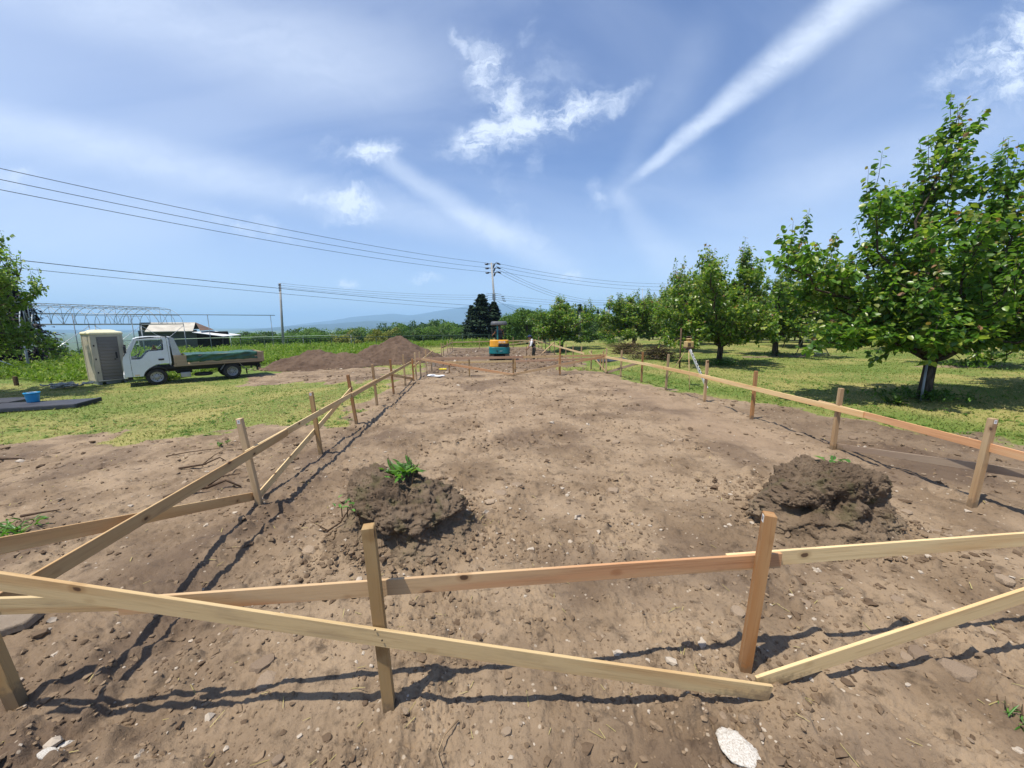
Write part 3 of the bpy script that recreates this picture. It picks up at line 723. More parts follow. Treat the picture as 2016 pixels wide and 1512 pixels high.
# near pear tree on the right: limbs follow the photographed outline
T1 = (11.3, 8.65, tz(11.3, 8.65))
L1 = [((-4.3, -.25, 3.2), .055), ((-3.7, .3, 3.6), .05), ((1.3, .2, 5.35), .05), ((2.3, -.1, 4.9), .05), ((3.3, .2, 4.3), .05), ((4.0, -.3, 3.4), .045), ((-2.45, -.3, 4.55), .05), ((-1.45, .6, 3.7), .05), ((-.65, -.2, 5.55), .06), ((-.2, .1, 6.35), .055), ((-3.5, -.3, 1.35), .035), ((2.7, -.3, 1.45), .035), ((-1.7, -1.3, 1.5), .035), ((.9, -1.9, 1.6), .035), ((-.45, .3, 5.2), .05), ((.15, .5, 4.9), .05), ((.85, -.3, 4.9), .05), ((1.75, .3, 4.45), .05),
      ((2.6, -.4, 3.9), .05), ((-3.2, -.4, 1.65), .04), ((-2.4, .4, 1.35), .04), ((-2.0, -1.1, 2.3), .045), ((-2.9, .9, 2.6), .045), ((-.6, -1.6, 2.6), .045), ((.9, -1.5, 2.2), .045), ((2.9, -.8, 2.4), .045), ((2.3, .9, 2.0), .04), ((.4, 1.7, 2.8), .045),
      ((-1.2, 1.6, 3.1), .045), ((3.6, .5, 3.1), .045), ((-.9, -1.2, 3.6), .045), ((.5, -1.2, 3.4), .045), ((1.6, -1.3, 2.9), .045), ((-1.6, -.8, 3.3), .045), ((1.5, 1.4, 3.4), .045), ((2.0, -1.2, 1.9), .04)]
wmb, LP = pear_tree(11, .95, .135, L1, .15, 9, 4, True, (.06, 0), .95, .66)
place_tree(mb_mesh(wmb, 'trunk', P['bark']), leaf_meshes('crown', LP, True, LEAF['pear'], LEAF['peartip']), T1, 'tall nearest pear tree with a high leafy peak, grey stake at its trunk', rz=0.0)
# second pear tree, mid distance
wmb, LP = pear_tree(23, .6, .10, rand_limbs(5, 10, 2.05, 3.95), .118, 12, 5, False, (.03, 0), 1.45, .5)
W2, C2 = mb_mesh(wmb, 'trunk', P['bark']), leaf_meshes('crown', LP, False, LEAF['pear'], LEAF['peartip'])
wmb, LP = pear_tree(31, .9, .11, rand_limbs(9, 9, 2.1, 4.0, .42), .122, 11, 5, False, (-.05, .02), 1.35, .45)
W3, C3 = mb_mesh(wmb, 'trunk', P['bark']), leaf_meshes('crown', LP, False, LEAF['pear'], LEAF['peartip'])
wmb, LP = pear_tree(47, .8, .09, rand_limbs(14, 8, 1.8, 3.6, .4), .125, 11, 5, False, (.0, .0), 1.35, .5)
W4, C4 = mb_mesh(wmb, 'trunk', P['bark']), leaf_meshes('crown', LP, False, LEAF['pear'], LEAF['peartip'])
def at_ground(x, y): return (x, y, tz(x, y))
place_tree(W2, C2, at_ground(11.29, 17.05), 'rounded pear tree just behind the survey tripod, short forked trunk', rz=.3, sc=(1.32, 1.32, 1.45))
place_tree(W3, C3, at_ground(17.36, 21.06), 'pear tree with a thick dark trunk standing in a ring of bare shaded earth', rz=1.1, sc=(1.4, 1.4, 1.32))
place_tree(W4, C4, at_ground(14.3, 25.0), 'pear tree with a tall narrow crown left of and behind the rounded one', rz=2.0, sc=(1.35, 1.35, 1.72))
place_tree(W3, C3, at_ground(6.7, 30.4), 'dark green pear tree at the far corner of the timber fence', rz=2.6, sc=(1.45, 1.45, 1.15))
place_tree(W4, C4, at_ground(13.2, 31.6), 'small pear tree with pointed top behind the brush heaps', rz=.8, sc=(1.7, 1.7, 1.28))
place_tree(W2, C2, at_ground(24.9, 27.7), 'pear tree with two shaded trunks deep in the orchard', rz=4.0, sc=(1.45, 1.45, 1.35))
place_tree(W4, C4, at_ground(21.3, 14.6), 'pear tree seen under the boughs of the nearest tree, low weeds at its foot', rz=5.0, sc=1.3)
place_tree(W3, C3, at_ground(16.4, 8.9), 'pear tree cut by the right edge of the photo', rz=.4, sc=1.3)
place_tree(W4, C4, at_ground(14.2, 41.0), 'thin bare-stemmed pear tree before the white sheeted frame', rz=3.3, sc=(.75, .75, .95))
for k, (x, y, w, c, s) in enumerate([(19.5, 34.0, W3, C3, 1.1), (25.5, 36.0, W2, C2, 1.1), (31, 33, W4, C4, 1.2), (29.5, 22.5, W3, C3, 1.15), (36, 46, W2, C2, 1.2), (27, 46, W3, C3, 1.2), (19, 45, W4, C4, 1.2), (35, 28, W2, C2, 1.15), (42, 38, W3, C3, 1.2), (29, 14.5, W2, C2, 1.1), (38, 20, W4, C4, 1.2), (33, 40, W3, C3, 1.1), (22.5, 40, W2, C2, 1.05)]):
    place_tree(w, c, at_ground(x, y), 'pear tree in the back rows of the orchard', rz=k*1.7, sc=s*1.42)
# light green tree cut by the left edge
wmb, LP = pear_tree(61, 1.1, .13, rand_limbs(21, 12, 2.2, 4.3, .35), .105, 11, 5, False, (0, 0), 1.3, .45)
place_tree(mb_mesh(wmb, 'trunk', P['bark']), leaf_meshes('crown', LP, False, LEAF['maple'], LEAF['maple']), (-17.25, 14.4, -.3), 'light green broadleaf tree cut by the left edge of the photo', name='broadleaf_tree', group=None, sc=(1.15, 1.15, 1.48))

# ---- lower-detail woodland trees
def clump_tree(seed, n, sx, sz, lumps, q, stem=.12, cone=False, trunk=True):
    rng = np.random.RandomState(seed)
    if cone:
        h = rng.rand(n)**.8; a = rng.rand(n)*6.283; tier = np.abs(((h*11+rng.rand(n)*.35) % 1)-.5)*2
        rr = (1-h)**.85*(.42+.58*tier)*sx*(.75+.25*np.sin(a*3+h*20)+.1*rng.randn(n)); pos = np.stack([np.cos(a)*rr, np.sin(a)*rr, .08*sz+h*sz*.94], -1)
        nr = np.stack([np.cos(a)*.5, np.sin(a)*.5, np.ones(n)*.9], -1)+rng.randn(n, 3)*.3; ax_ = np.stack([np.cos(a), np.sin(a), -.35+0*a], -1)+rng.randn(n, 3)*.35
    else:
        c = []
        for k in range(lumps):
            a = rng.rand()*6.283; u = rng.rand()**.6; hh = .14+.66*rng.rand(); w = math.sqrt(max(.05, 1-((hh-.42)/.62)**2))
            c.append((math.cos(a)*sx*.62*u*w, math.sin(a)*sx*.62*u*w, sz*hh, sx*(.26+.2*rng.rand())))
        c = np.array(c); i = rng.randint(0, lumps, n); d = rng.randn(n, 3); d /= np.linalg.norm(d, axis=1, keepdims=True); d[:, 2] = np.abs(d[:, 2])*.9-.25
        R_ = c[i, 3]*(.72+.36*rng.rand(n))
        pos = c[i, :3]+d*R_[:, None]*np.array([1, 1, min(1.2, .55+.35*sz/sx)]); nr = d+rng.randn(n, 3)*.45+np.array([0, 0, .5]); ax_ = rng.randn(n, 3); ax_[:, 2] -= .4
    L = q*(.6+.8*rng.rand(n)); V, F = leaves(pos, ax_, nr, L, L*.75, hi=False)
    mb = MB(); mb.tube([(0, 0, -.3), (0, 0, sz*.3), (.05*sx, 0, sz*.8)], [stem*1.2, stem, stem*.3], 7)
    for k in range(5):
        a = k*1.3+seed; mb.tube([(0, 0, sz*(.22+.07*k)), (math.cos(a)*sx*.3, math.sin(a)*sx*.3, sz*(.42+.08*k)), (math.cos(a)*sx*.5, math.sin(a)*sx*.5, sz*(.5+.08*k))], [stem*.45, stem*.3, .01], 5, False)
    return mb_mesh(mb, 'trunk', P['bark']), V, F
def variants(kind, specs, mat):
    o = []
    for s in specs:
        w, V, F = clump_tree(*s); o.append((w, np_mesh('crown', V, F, LEAF[mat], True)))
    return o
VW = variants('w', [(1, 2600, 3.0, 6.0, 16, .34), (2, 2600, 3.3, 6.0, 20, .34), (3, 2400, 2.6, 6.0, 14, .34)], 'woods')
VB = variants('b', [(4, 4200, 2.8, 6.0, 17, .23), (5, 4200, 3.2, 6.0, 20, .23)], 'bright')
VY = variants('y', [(6, 2200, 2.6, 6.0, 12, .30), (7, 2200, 3.2, 6.0, 15, .30)], 'yellow')
VC = variants('c', [(8, 5000, 1.9, 6.0, 1, .22, .12, True), (9, 5000, 1.7, 6.0, 1, .22, .12, True)], 'conifer')
VR = variants('r', [(10, 6500, 2.4, 6.0, 1, .20, .12, True)], 'redcon')
PROF_U = [-1.4, -1.097, -.959, -.682, -.6, -.517, -.471, -.398, -.313, -.226, -.176, -.113, -.049, -.004, .068, .133, .18, .226, .28, .328, .37, .41, .473, .529, .775, 1.077, 1.585, 2.266]
PROF_V = [.0125, -.0046, -.0122, -.0205, -.0155, -.0067, -.0122, -.0043, -.009, -.0012, .0071, .0179, .0084, -.0023, .0291, .0479, .0321, .0447, .0496, .0232, .0044, .0331, .0392, .0389, .0237, .0283, .0392, .0352]
WOOD_LAB = dict(w=('woodland_tree', 'dark green broadleaf tree in the far woodland edge', 'broadleaf trees of the woodland edge'), b=('bushy_tree', 'bright green bushy tree beyond the end fence', 'bright bushy trees beyond the end fence'),
                y=('bushy_tree', 'yellow-green bushy tree behind the dirt piles', 'yellow-green bushes behind the dirt piles'), c=('conifer_tree', 'dark narrow conifer on the skyline behind the orchard', 'conifers on the skyline'))
WV = dict(w=VW, b=VB, y=VY, c=VC)
def wood(kind, u, y, topv=None, k=0, wide=1.0, label=None, dh=0.0):
    x = u*y; g0 = tz(x, y); v = np.interp(u, PROF_U, PROF_V) if topv is None else topv
    h = max(1.2, CAM_H+v*y+dh-g0); n, lab, grp = WOOD_LAB[kind]; w, c = WV[kind][k % len(WV[kind])]
    s = h/6.0*1.02; sw = s*wide
    return place_tree(w, c, (x, y, g0), label or lab, 'tree', n, None if label else grp, rz=k*2.1+u*9, sc=(sw, sw, s))
rg = random.Random(5)
k = 0
for u in np.arange(-.70, -.02, .026):                       # far woodland edge, left of the excavator
    y = rg.uniform(88, 118); k += 1; wood('w' if rg.random() < .6 else 'b', u+rg.uniform(-.01, .01), y, None, k, rg.uniform(.8, 1.1), dh=.9-rg.random()*1.0)
for u in np.arange(-.62, -.03, .033):                       # nearer, lower bushes
    y = rg.uniform(58, 74); k += 1; kind = 'y' if -.37 < u < -.19 and rg.random() < .85 else ('b' if rg.random() < .5 else 'w')
    wood(kind, u, y, -.017+rg.uniform(-.007, .008)+(.008 if -.34 < u < -.2 else 0)+(.016 if u > -.2 else 0), k, rg.uniform(1.0, 1.4))
for u in (-.30, -.25, -.215): k += 1; wood('y', u, 52, -.030+rg.uniform(-.004, .004), k, 1.2)
for u in np.arange(-.19, .0, .03): k += 1; wood('w', u, rg.uniform(50, 60), -.010+rg.uniform(-.006, .008), k, 1.3)
for u, t in ((.085, .030), (.105, .036), (.13, .047), (.15, .040), (.175, .034), (.20, .036), (.115, .012), (.16, .014)): k += 1; wood('b', u, rg.uniform(42, 50), t, k, 1.05)
for u in np.arange(.205, .34, .016): k += 1; wood('c' if rg.random() < .6 else 'w', u, rg.uniform(72, 84), None, k, .9, dh=rg.uniform(-.9, .2))
for u in np.arange(.22, .36, .022): k += 1; wood('w', u, rg.uniform(60, 68), .012+rg.uniform(-.012, .008), k, 1.1)
for u in np.arange(.40, 2.2, .07): k += 1; wood('w', u, rg.uniform(60, 78)/(1+.25*u), None, k, 1.15, dh=rg.uniform(-1.5, .3))
for u in np.arange(.40, 2.3, .06): k += 1; wood('w' if rg.random() < .6 else 'b', u, rg.uniform(44, 52)/(1+.25*u), .002+rg.uniform(-.012, .012), k, 1.5)
for u in np.arange(-1.5, -.72, .085): k += 1; wood('w', u, rg.uniform(52, 66), -.012+rg.uniform(-.012, .01), k, 1.1)
wood('c', .0135, 47, .070, 0, 1.75, 'tallest dark cedar standing behind the excavator'); wood('c', .045, 47, .052, 1, 1.6, 'second dark cedar touching the power pole')
wood('c', -.012, 48, .044, 1, 1.5, 'lower shaggy cedar on the flank of the tallest one')
wr, cr = VR[0]
place_tree(wr, cr, (-25.9, 24.2, -.3), 'purplish dark tree behind the light green one at the left edge', 'tree', 'dark_tree', None, sc=(1.0, 1.0, .84))
# far wooded rise as one mass
def far_woods():
    rng = np.random.RandomState(3); parts = []
    _, V0, F0 = clump_tree(77, 420, 3.2, 6.0, 10, .85)
    for i in range(95):
        if i < 60: u = rng.uniform(-.235, -.03); y = rng.uniform(115, 210)
        else: u = rng.uniform(-.66, -.44); y = rng.uniform(130, 200)
        v = np.interp(u, PROF_U, PROF_V); g0 = tz(u*y, y); h = CAM_H+(v+.004-.010*rng.rand())*y-g0
        h = max(5, h); base = max(g0, g0+h-11); s = (h-(base-g0))/6
        a = rng.rand()*6.28; R2 = np.array([[math.cos(a), -math.sin(a), 0], [math.sin(a), math.cos(a), 0], [0, 0, 1]])
        parts.append(((V0 @ R2.T)*np.array([s*1.25, s*1.25, s])+np.array([u*y, y, base]), F0))
    V, F = merge_faces(parts); tag(link('far_woods', np_mesh('far_woods', V, F, LEAF['woods'])), kind='stuff')
far_woods()
# ------------------------------------------------------------------ timber batter boards
RNG = random.Random(99)
def plank(name, parent, p0, p1, w, h, mat, warp=0.0, lean=0.0):
    """board from p0 to p1 (centre line), thickness w, height h; its grain follows local X"""
    p0, p1 = Vector(p0), Vector(p1); d = p1-p0; L = d.length; d.normalize()
    sd = d.cross(Vector((0, 0, 1)))
    if sd.length < 1e-3: sd = Vector((0, 1, 0))
    sd.normalize(); up = sd.cross(d)
    if lean: sd, up = sd*math.cos(lean)+up*math.sin(lean), up*math.cos(lean)-sd*math.sin(lean)
    n = max(2, int(L/.5)); vs = []; fs = []
    for i in range(n+1):
        t = i/n; x = (t-.5)*L; oz = warp*math.sin(t*math.pi); oy = warp*.4*math.sin(t*5)
        vs += [(x, -w/2+oy, -h/2+oz), (x, w/2+oy, -h/2+oz), (x, w/2+oy, h/2+oz), (x, -w/2+oy, h/2+oz)]
    for i in range(n):
        b = i*4
        for k in range(4): fs.append((b+k, b+(k+1) % 4, b+4+(k+1) % 4, b+4+k))
    fs += [(3, 2, 1, 0), (n*4, n*4+1, n*4+2, n*4+3)]
    mb = MB(); mb.v = vs; mb.f = fs
    o = mb.build(name, mat, parent, bevel=.0022, seg=1)
    R_ = Matrix((d, sd, up)).transposed().to_4x4(); R_.translation = (p0+p1)/2-Vector(parent.location)
    o.matrix_local = R_
    return o
def stake(parent, base, top, mat, s=.055, turn=0.0, label=False, name='stake'):
    """square stake; local X runs up the stake so the grain does too; bevelled head, buried point"""
    b = Vector(base); t = Vector(top); d = (t-b).normalized(); b2 = b-d*.22; L = (t-b2).length
    a = Vector((math.cos(turn), math.sin(turn), 0)); a = (a-d*a.dot(d)).normalized(); c = d.cross(a)
    mb = MB(); h = s/2; g = .0045
    def ring(x, k): return [(x, -k, -k), (x, k, -k), (x, k, k), (x, -k, k)]
    mb.add(ring(-L/2, .005)+ring(-L/2+.14, h)+ring(L/2-g, h)+ring(L/2, h-g), [(3, 2, 1, 0)]+[(i*4+k, i*4+(k+1) % 4, i*4+4+(k+1) % 4, i*4+4+k) for i in range(3) for k in range(4)]+[(12, 13, 14, 15)])
    o = mb.build(name, mat, parent)
    R_ = Matrix((d, a, c)).transposed().to_4x4(); R_.translation = (b2+t)/2-Vector(parent.location); o.matrix_local = R_
    if label:
        lb = MB(); q = {'-a': (-1, 0), 'a': (1, 0), '-c': (0, -1), 'c': (0, 1)}[label]
        sx, w, z1, z0 = .001, .030, L/2-.012, L/2-.052
        def pt(z, u, off): return (z, q[0]*(h+off)+(u if q[0] == 0 else 0), q[1]*(h+off)+(u if q[1] == 0 else 0))
        def card(m_, z0, z1, u0, u1, o0, o1):
            m_.add([pt(z0, u0, o0), pt(z0, u1, o0), pt(z1, u1, o0), pt(z1, u0, o0), pt(z0, u0, o1), pt(z0, u1, o1), pt(z1, u1, o1), pt(z1, u0, o1)], [(0, 1, 2, 3), (4, 7, 6, 5), (0, 4, 5, 1), (1, 5, 6, 2), (2, 6, 7, 3), (3, 7, 4, 0)])
        card(lb, z0, z1, -w/2, w/2, .0002, .0009); lo = lb.build('paper_label', P['stickerw'], o)
        pr = MB(); rr = random.Random(4)
        for k in range(6):
            u = -.008+k*.0032; card(pr, z0+.010, z1-.008, u, u+rr.choice((.0010, .0018)), .0010, .0013)
        pr.build('barcode_print', P['ink'], o)
    return o
def run(loc, label, group='timber batter board fences of the building plot'):
    return thing('batter_board_fence', loc, label, 'fence', group)
GRP_F = 'timber batter board fences of the building plot'
def G(x, y): return gz(x, y)
# front run, nearest the camera
fr = run((0, 1.8, 0), 'nearest timber fence run in the foreground with two braces meeting low at a stake')
SK, SP_, SD = WOOD['stake'], WOOD['stakepale'], WOOD['stakedark']
stake(fr, (-.505, 1.785, G(-.5, 1.78)), (-.545, 1.785, 1.045), SD, .056, .10)
stake(fr, (1.495, 1.815, G(1.5, 1.81)), (1.535, 1.79, .985), SK, .056, -.42, '-a')
stake(fr, (-2.58, 2.07, G(-2.58, 2.05)), (-2.72, 2.06, 1.0), SD, .056, .2)
stake(fr, (5.35, 1.82, G(5.35, 1.8)), (5.36, 1.8, 1.0), SP_, .056, .1)
plank('rail', fr, (-1.78, 1.862, .652), (1.69, 1.858, .658), .017, .090, WOOD['pink'], .006)
plank('rail', fr, (1.37, 1.877, .660), (5.42, 1.900, .664), .017, .090, WOOD['pale'], .004)
plank('rail', fr, (-2.75, 1.945, .655), (-1.70, 1.892, .650), .017, .090, WOOD['pale'], 0)
plank('brace', fr, (-2.72, 1.842, .965), (1.505, 1.640, .050), .018, .092, WOOD['yellow'], -.012)
plank('brace', fr, (1.475, 1.695, .045), (5.2, 1.760, .93), .018, .092, WOOD['yellow'], -.004)
# left run
lf = run((-2.5, 8, 0), 'long timber fence run along the left side with low crossing braces')
for x, y, tx, ty, tzz, mt, lab in ((-2.49, 4.32, -2.58, 4.30, 1.02, SP_, '-c'), (-2.50, 6.08, -2.56, 6.07, 1.00, SD, '-c'), (-2.51, 7.95, -2.61, 7.95, 1.02, SK, False), (-2.51, 9.62, -2.56, 9.62, 1.06, SP_, False), (-2.47, 11.38, -2.52, 11.38, 1.02, SK, False), (-2.44, 13.09, -2.47, 13.09, 1.02, SP_, False), (-2.31, 14.0, -2.33, 14.0, .80, SK, False), (-2.25, 14.25, -2.27, 14.25, 1.0, SP_, False), (-2.18, 14.9, -2.2, 14.9, .98, SP_, False), (-2.16, 16.5, -2.18, 16.5, .95, SP_, False), (-2.24, 19.0, -2.24, 19, .74, SP_, False)):
    stake(lf, (x, y, G(x, y)), (tx, ty, tzz), mt, .055, .05, lab)
plank('rail', lf, (-2.40, 1.90, .655), (-2.455, 5.02, .655), .017, .095, WOOD['brown'], .0)
plank('rail', lf, (-2.470, 4.15, .657), (-2.478, 9.70, .657), .017, .090, WOOD['pale'], .003)
plank('rail', lf, (-2.452, 7.62, .655), (-2.385, 14.9, .660), .017, .090, WOOD['brown'], .002)
plank('brace', lf, (-2.57, 2.02, .895), (-2.545, 4.44, .075), .017, .090, WOOD['brown'], 0)
plank('brace', lf, (-2.552, 4.40, .065), (-2.572, 8.05, .735), .017, .090, WOOD['pale'], 0)
plank('brace', lf, (-2.51, 11.2, .60), (-2.40, 14.3, .035), .017, .090, WOOD['brown'], 0)
plank('brace', lf, (-2.32, 14.1, .50), (-2.20, 19.4, .70), .017, .080, WOOD['pale'], 0)
# right run
rf = run((5.5, 9, 0), 'long timber fence run along the right side in front of the pear trees')
for x, y, tx, ty, tzz, mt, lab in ((5.30, 3.45, 5.36, 3.45, .97, SP_, '-c'), (5.54, 5.35, 5.56, 5.35, .97, SP_, False), (5.63, 7.29, 5.64, 7.29, 1.0, SK, False), (5.63, 8.97, 5.64, 8.97, 1.06, SP_, False), (5.62, 10.94, 5.63, 10.9, 1.06, SP_, False), (5.49, 12.39, 5.50, 12.39, 1.03, SK, False), (5.31, 13.82, 5.32, 13.8, .98, SP_, False), (5.07, 14.76, 5.07, 14.76, 1.02, SP_, False)):
    stake(rf, (x, y, G(x, y)), (tx, ty, tzz), mt, .055, -.1, lab)
plank('rail', rf, (5.585, 9.25, .657), (5.488, 4.90, .657), .017, .090, WOOD['brown'], .003)
plank('rail', rf, (5.600, 5.75, .657), (5.20, 2.0, .657), .017, .090, WOOD['pink'], .002)
plank('rail', rf, (5.455, 12.1, .660), (5.604, 8.75, .660), .017, .090, WOOD['brown'], 0)
plank('rail', rf, (5.02, 14.98, .660), (5.475, 11.7, .660), .017, .090, WOOD['pale'], 0)
plank('brace', rf, (5.60, 5.46, .02), (5.40, 2.9, .52), .017, .088, WOOD['grey'], 0)
plank('brace', rf, (5.12, 14.85, .03), (5.53, 12.8, .62), .017, .088, WOOD['grey'], 0)
plank('brace', rf, (5.06, 14.72, .06), (5.50, 18.6, .60), .017, .070, WOOD['pale'], 0)
# middle run across the plot
mf = run((1.3, 14.8, 0), 'reddish timber fence run crossing the plot before the excavator, braces forming a wide V')
for x, y, h, mt in ((-.32, 14.85, .70, SD), (1.38, 14.85, .66, SD), (3.2, 14.72, 1.04, SK)):
    stake(mf, (x, y, G(x, y)), (x, y, h), mt, .055, .05)
plank('rail', mf, (-2.34, 14.80, .715), (1.75, 14.79, .718), .017, .090, WOOD['red'], 0)
plank('rail', mf, (1.3, 14.812, .715), (5.08, 14.80, .725), .017, .090, WOOD['brown'], 0)
plank('brace', mf, (-2.1, 14.70, .72), (1.36, 14.60, .05), .017, .090, WOOD['pink'], 0)
plank('brace', mf, (1.26, 14.63, .05), (4.98, 14.70, .70), .017, .090, WOOD['pink'], 0)
# low run just behind it
nf = run((1.7, 16.5, 0), 'lower timber fence run just behind the crossing one, half pale and half red board')
for x, y, h, mt in ((-1.2, 16.4, .45, SD), (1.62, 16.55, .50, SD), (3.6, 16.7, .52, SD), (5.6, 17.1, .55, SD)):
    stake(nf, (x, y, G(x, y)), (x, y, h), mt, .055, .05)
plank('rail', nf, (-1.6, 16.34, .405), (1.6, 16.44, .41), .017, .090, WOOD['pale'], 0)
plank('rail', nf, (1.62, 16.47, .405), (5.8, 17.03, .41), .017, .090, WOOD['red'], 0)
# far enclosure
ff = run((1.6, 30, -.26), 'far timber fence round the dug area where the excavator works')
for x, y in [(-2.5, 27.3), (-2.45, 28.3), (-2.36, 31.0), (-2.3, 33.2), (-2.24, 35.1), (.2, 35.7), (1.6, 36.0), (3.4, 36.4), (5.6, 36.9)]+[(5.62, 36.9-1.83*k) for k in range(1, 12)]:
    stake(ff, (x, y, G(x, y)), (x, y, .62+RNG.uniform(.02, .2)), SP_, .055, .05)
plank('rail', ff, (-2.46, 27.1, .41), (-2.2, 35.1, .41), .02, .10, WOOD['pale'])
plank('rail', ff, (-2.24, 35.05, .41), (1.8, 35.95, .41), .02, .10, WOOD['pale'])
plank('rail', ff, (1.6, 35.9, .41), (5.62, 36.8, .41), .02, .10, WOOD['pale'])
plank('rail', ff, (5.58, 36.9, .41), (5.58, 28.0, .41), .02, .10, WOOD['pale'])
plank('rail', ff, (5.56, 28.4, .41), (5.60, 19.8, .41), .02, .10, WOOD['pale'])
plank('brace', ff, (2.0, 35.85, -.05), (5.4, 36.7, .36), .02, .10, WOOD['pale'])
plank('brace', ff, (5.5, 35.6, .30), (5.66, 33.0, -.22), .02, .08, WOOD['pale'])
pp = thing('timber_prop', (5.0, 26, -.26), 'pale timber prop leaning steeply against the far fence', 'prop')
plank('pole', pp, (3.75, 24.2, -.24), (5.52, 27.6, .62), .05, .06, WOOD['stakepale'])

# ------------------------------------------------------------------ earth heaps and undug root blocks
def heap(name, label, cx, cy, hx, hy, H_, seed, peaks, mat=M_pile):
    n = 130; u = np.linspace(-1.25, 1.25, n); X, Y = np.meshgrid(u*hx, u*hy); x = X+cx; y = Y+cy
    z = np.zeros_like(x)
    for px, py, r, h in peaks:
        d = np.hypot((x-px), (y-py)*1.1); z = np.maximum(z, h*np.clip(1-(d/r)**1.15, 0, None))
    e = np.minimum(1, z/.12)
    z = z+e*(.10*fbm(x, y, 1.1, 4, seed)+.07*np.maximum(perlin(x*3.1, y*3.1, seed+5), 0)+.05*fbm(x, y, 4.5, 3, seed+8))
    z = np.where(z < .004, -.15, z)+terrain(x, y)
    V = np.stack([x.ravel(), y.ravel(), z.ravel()], -1)-np.array([cx, cy, 0]); i = np.arange(n-1)[:, None]*n; j = np.arange(n-1)[None]
    F = np.stack([i+j, i+j+1, i+n+j+1, i+n+j], -1).reshape(-1, 4)
    return tag(link(name, np_mesh(name, V, F, mat), None, (cx, cy, 0)), label, 'earth heap')
heap('earth_heap', 'long low brown earth heap, spreading towards the parked truck', -9.2, 22.6, 3.6, 2.4, 1, 91, [(-9.3, 22.9, 2.6, .92), (-7.4, 22.8, 2.0, .78), (-10.3, 22.4, 1.7, .55), (-8.4, 22.4, 1.8, .75)])
heap('earth_heap', 'taller brown earth heap with a dark caved-in hollow, nearest the excavator', -5.0, 24.8, 3.3, 3.0, 1, 97, [(-5.0, 24.9, 2.7, 1.55), (-6.2, 24.4, 2.2, 1.08), (-3.9, 24.9, 2.0, .95), (-7.0, 24.0, 1.5, .75)])
def ico(sub):
    bm = bmesh.new(); bmesh.ops.create_icosphere(bm, subdivisions=sub, radius=1); V = np.array([v.co[:] for v in bm.verts]); F = np.array([[v.index for v in f.verts] for f in bm.faces]); bm.free(); return V, F
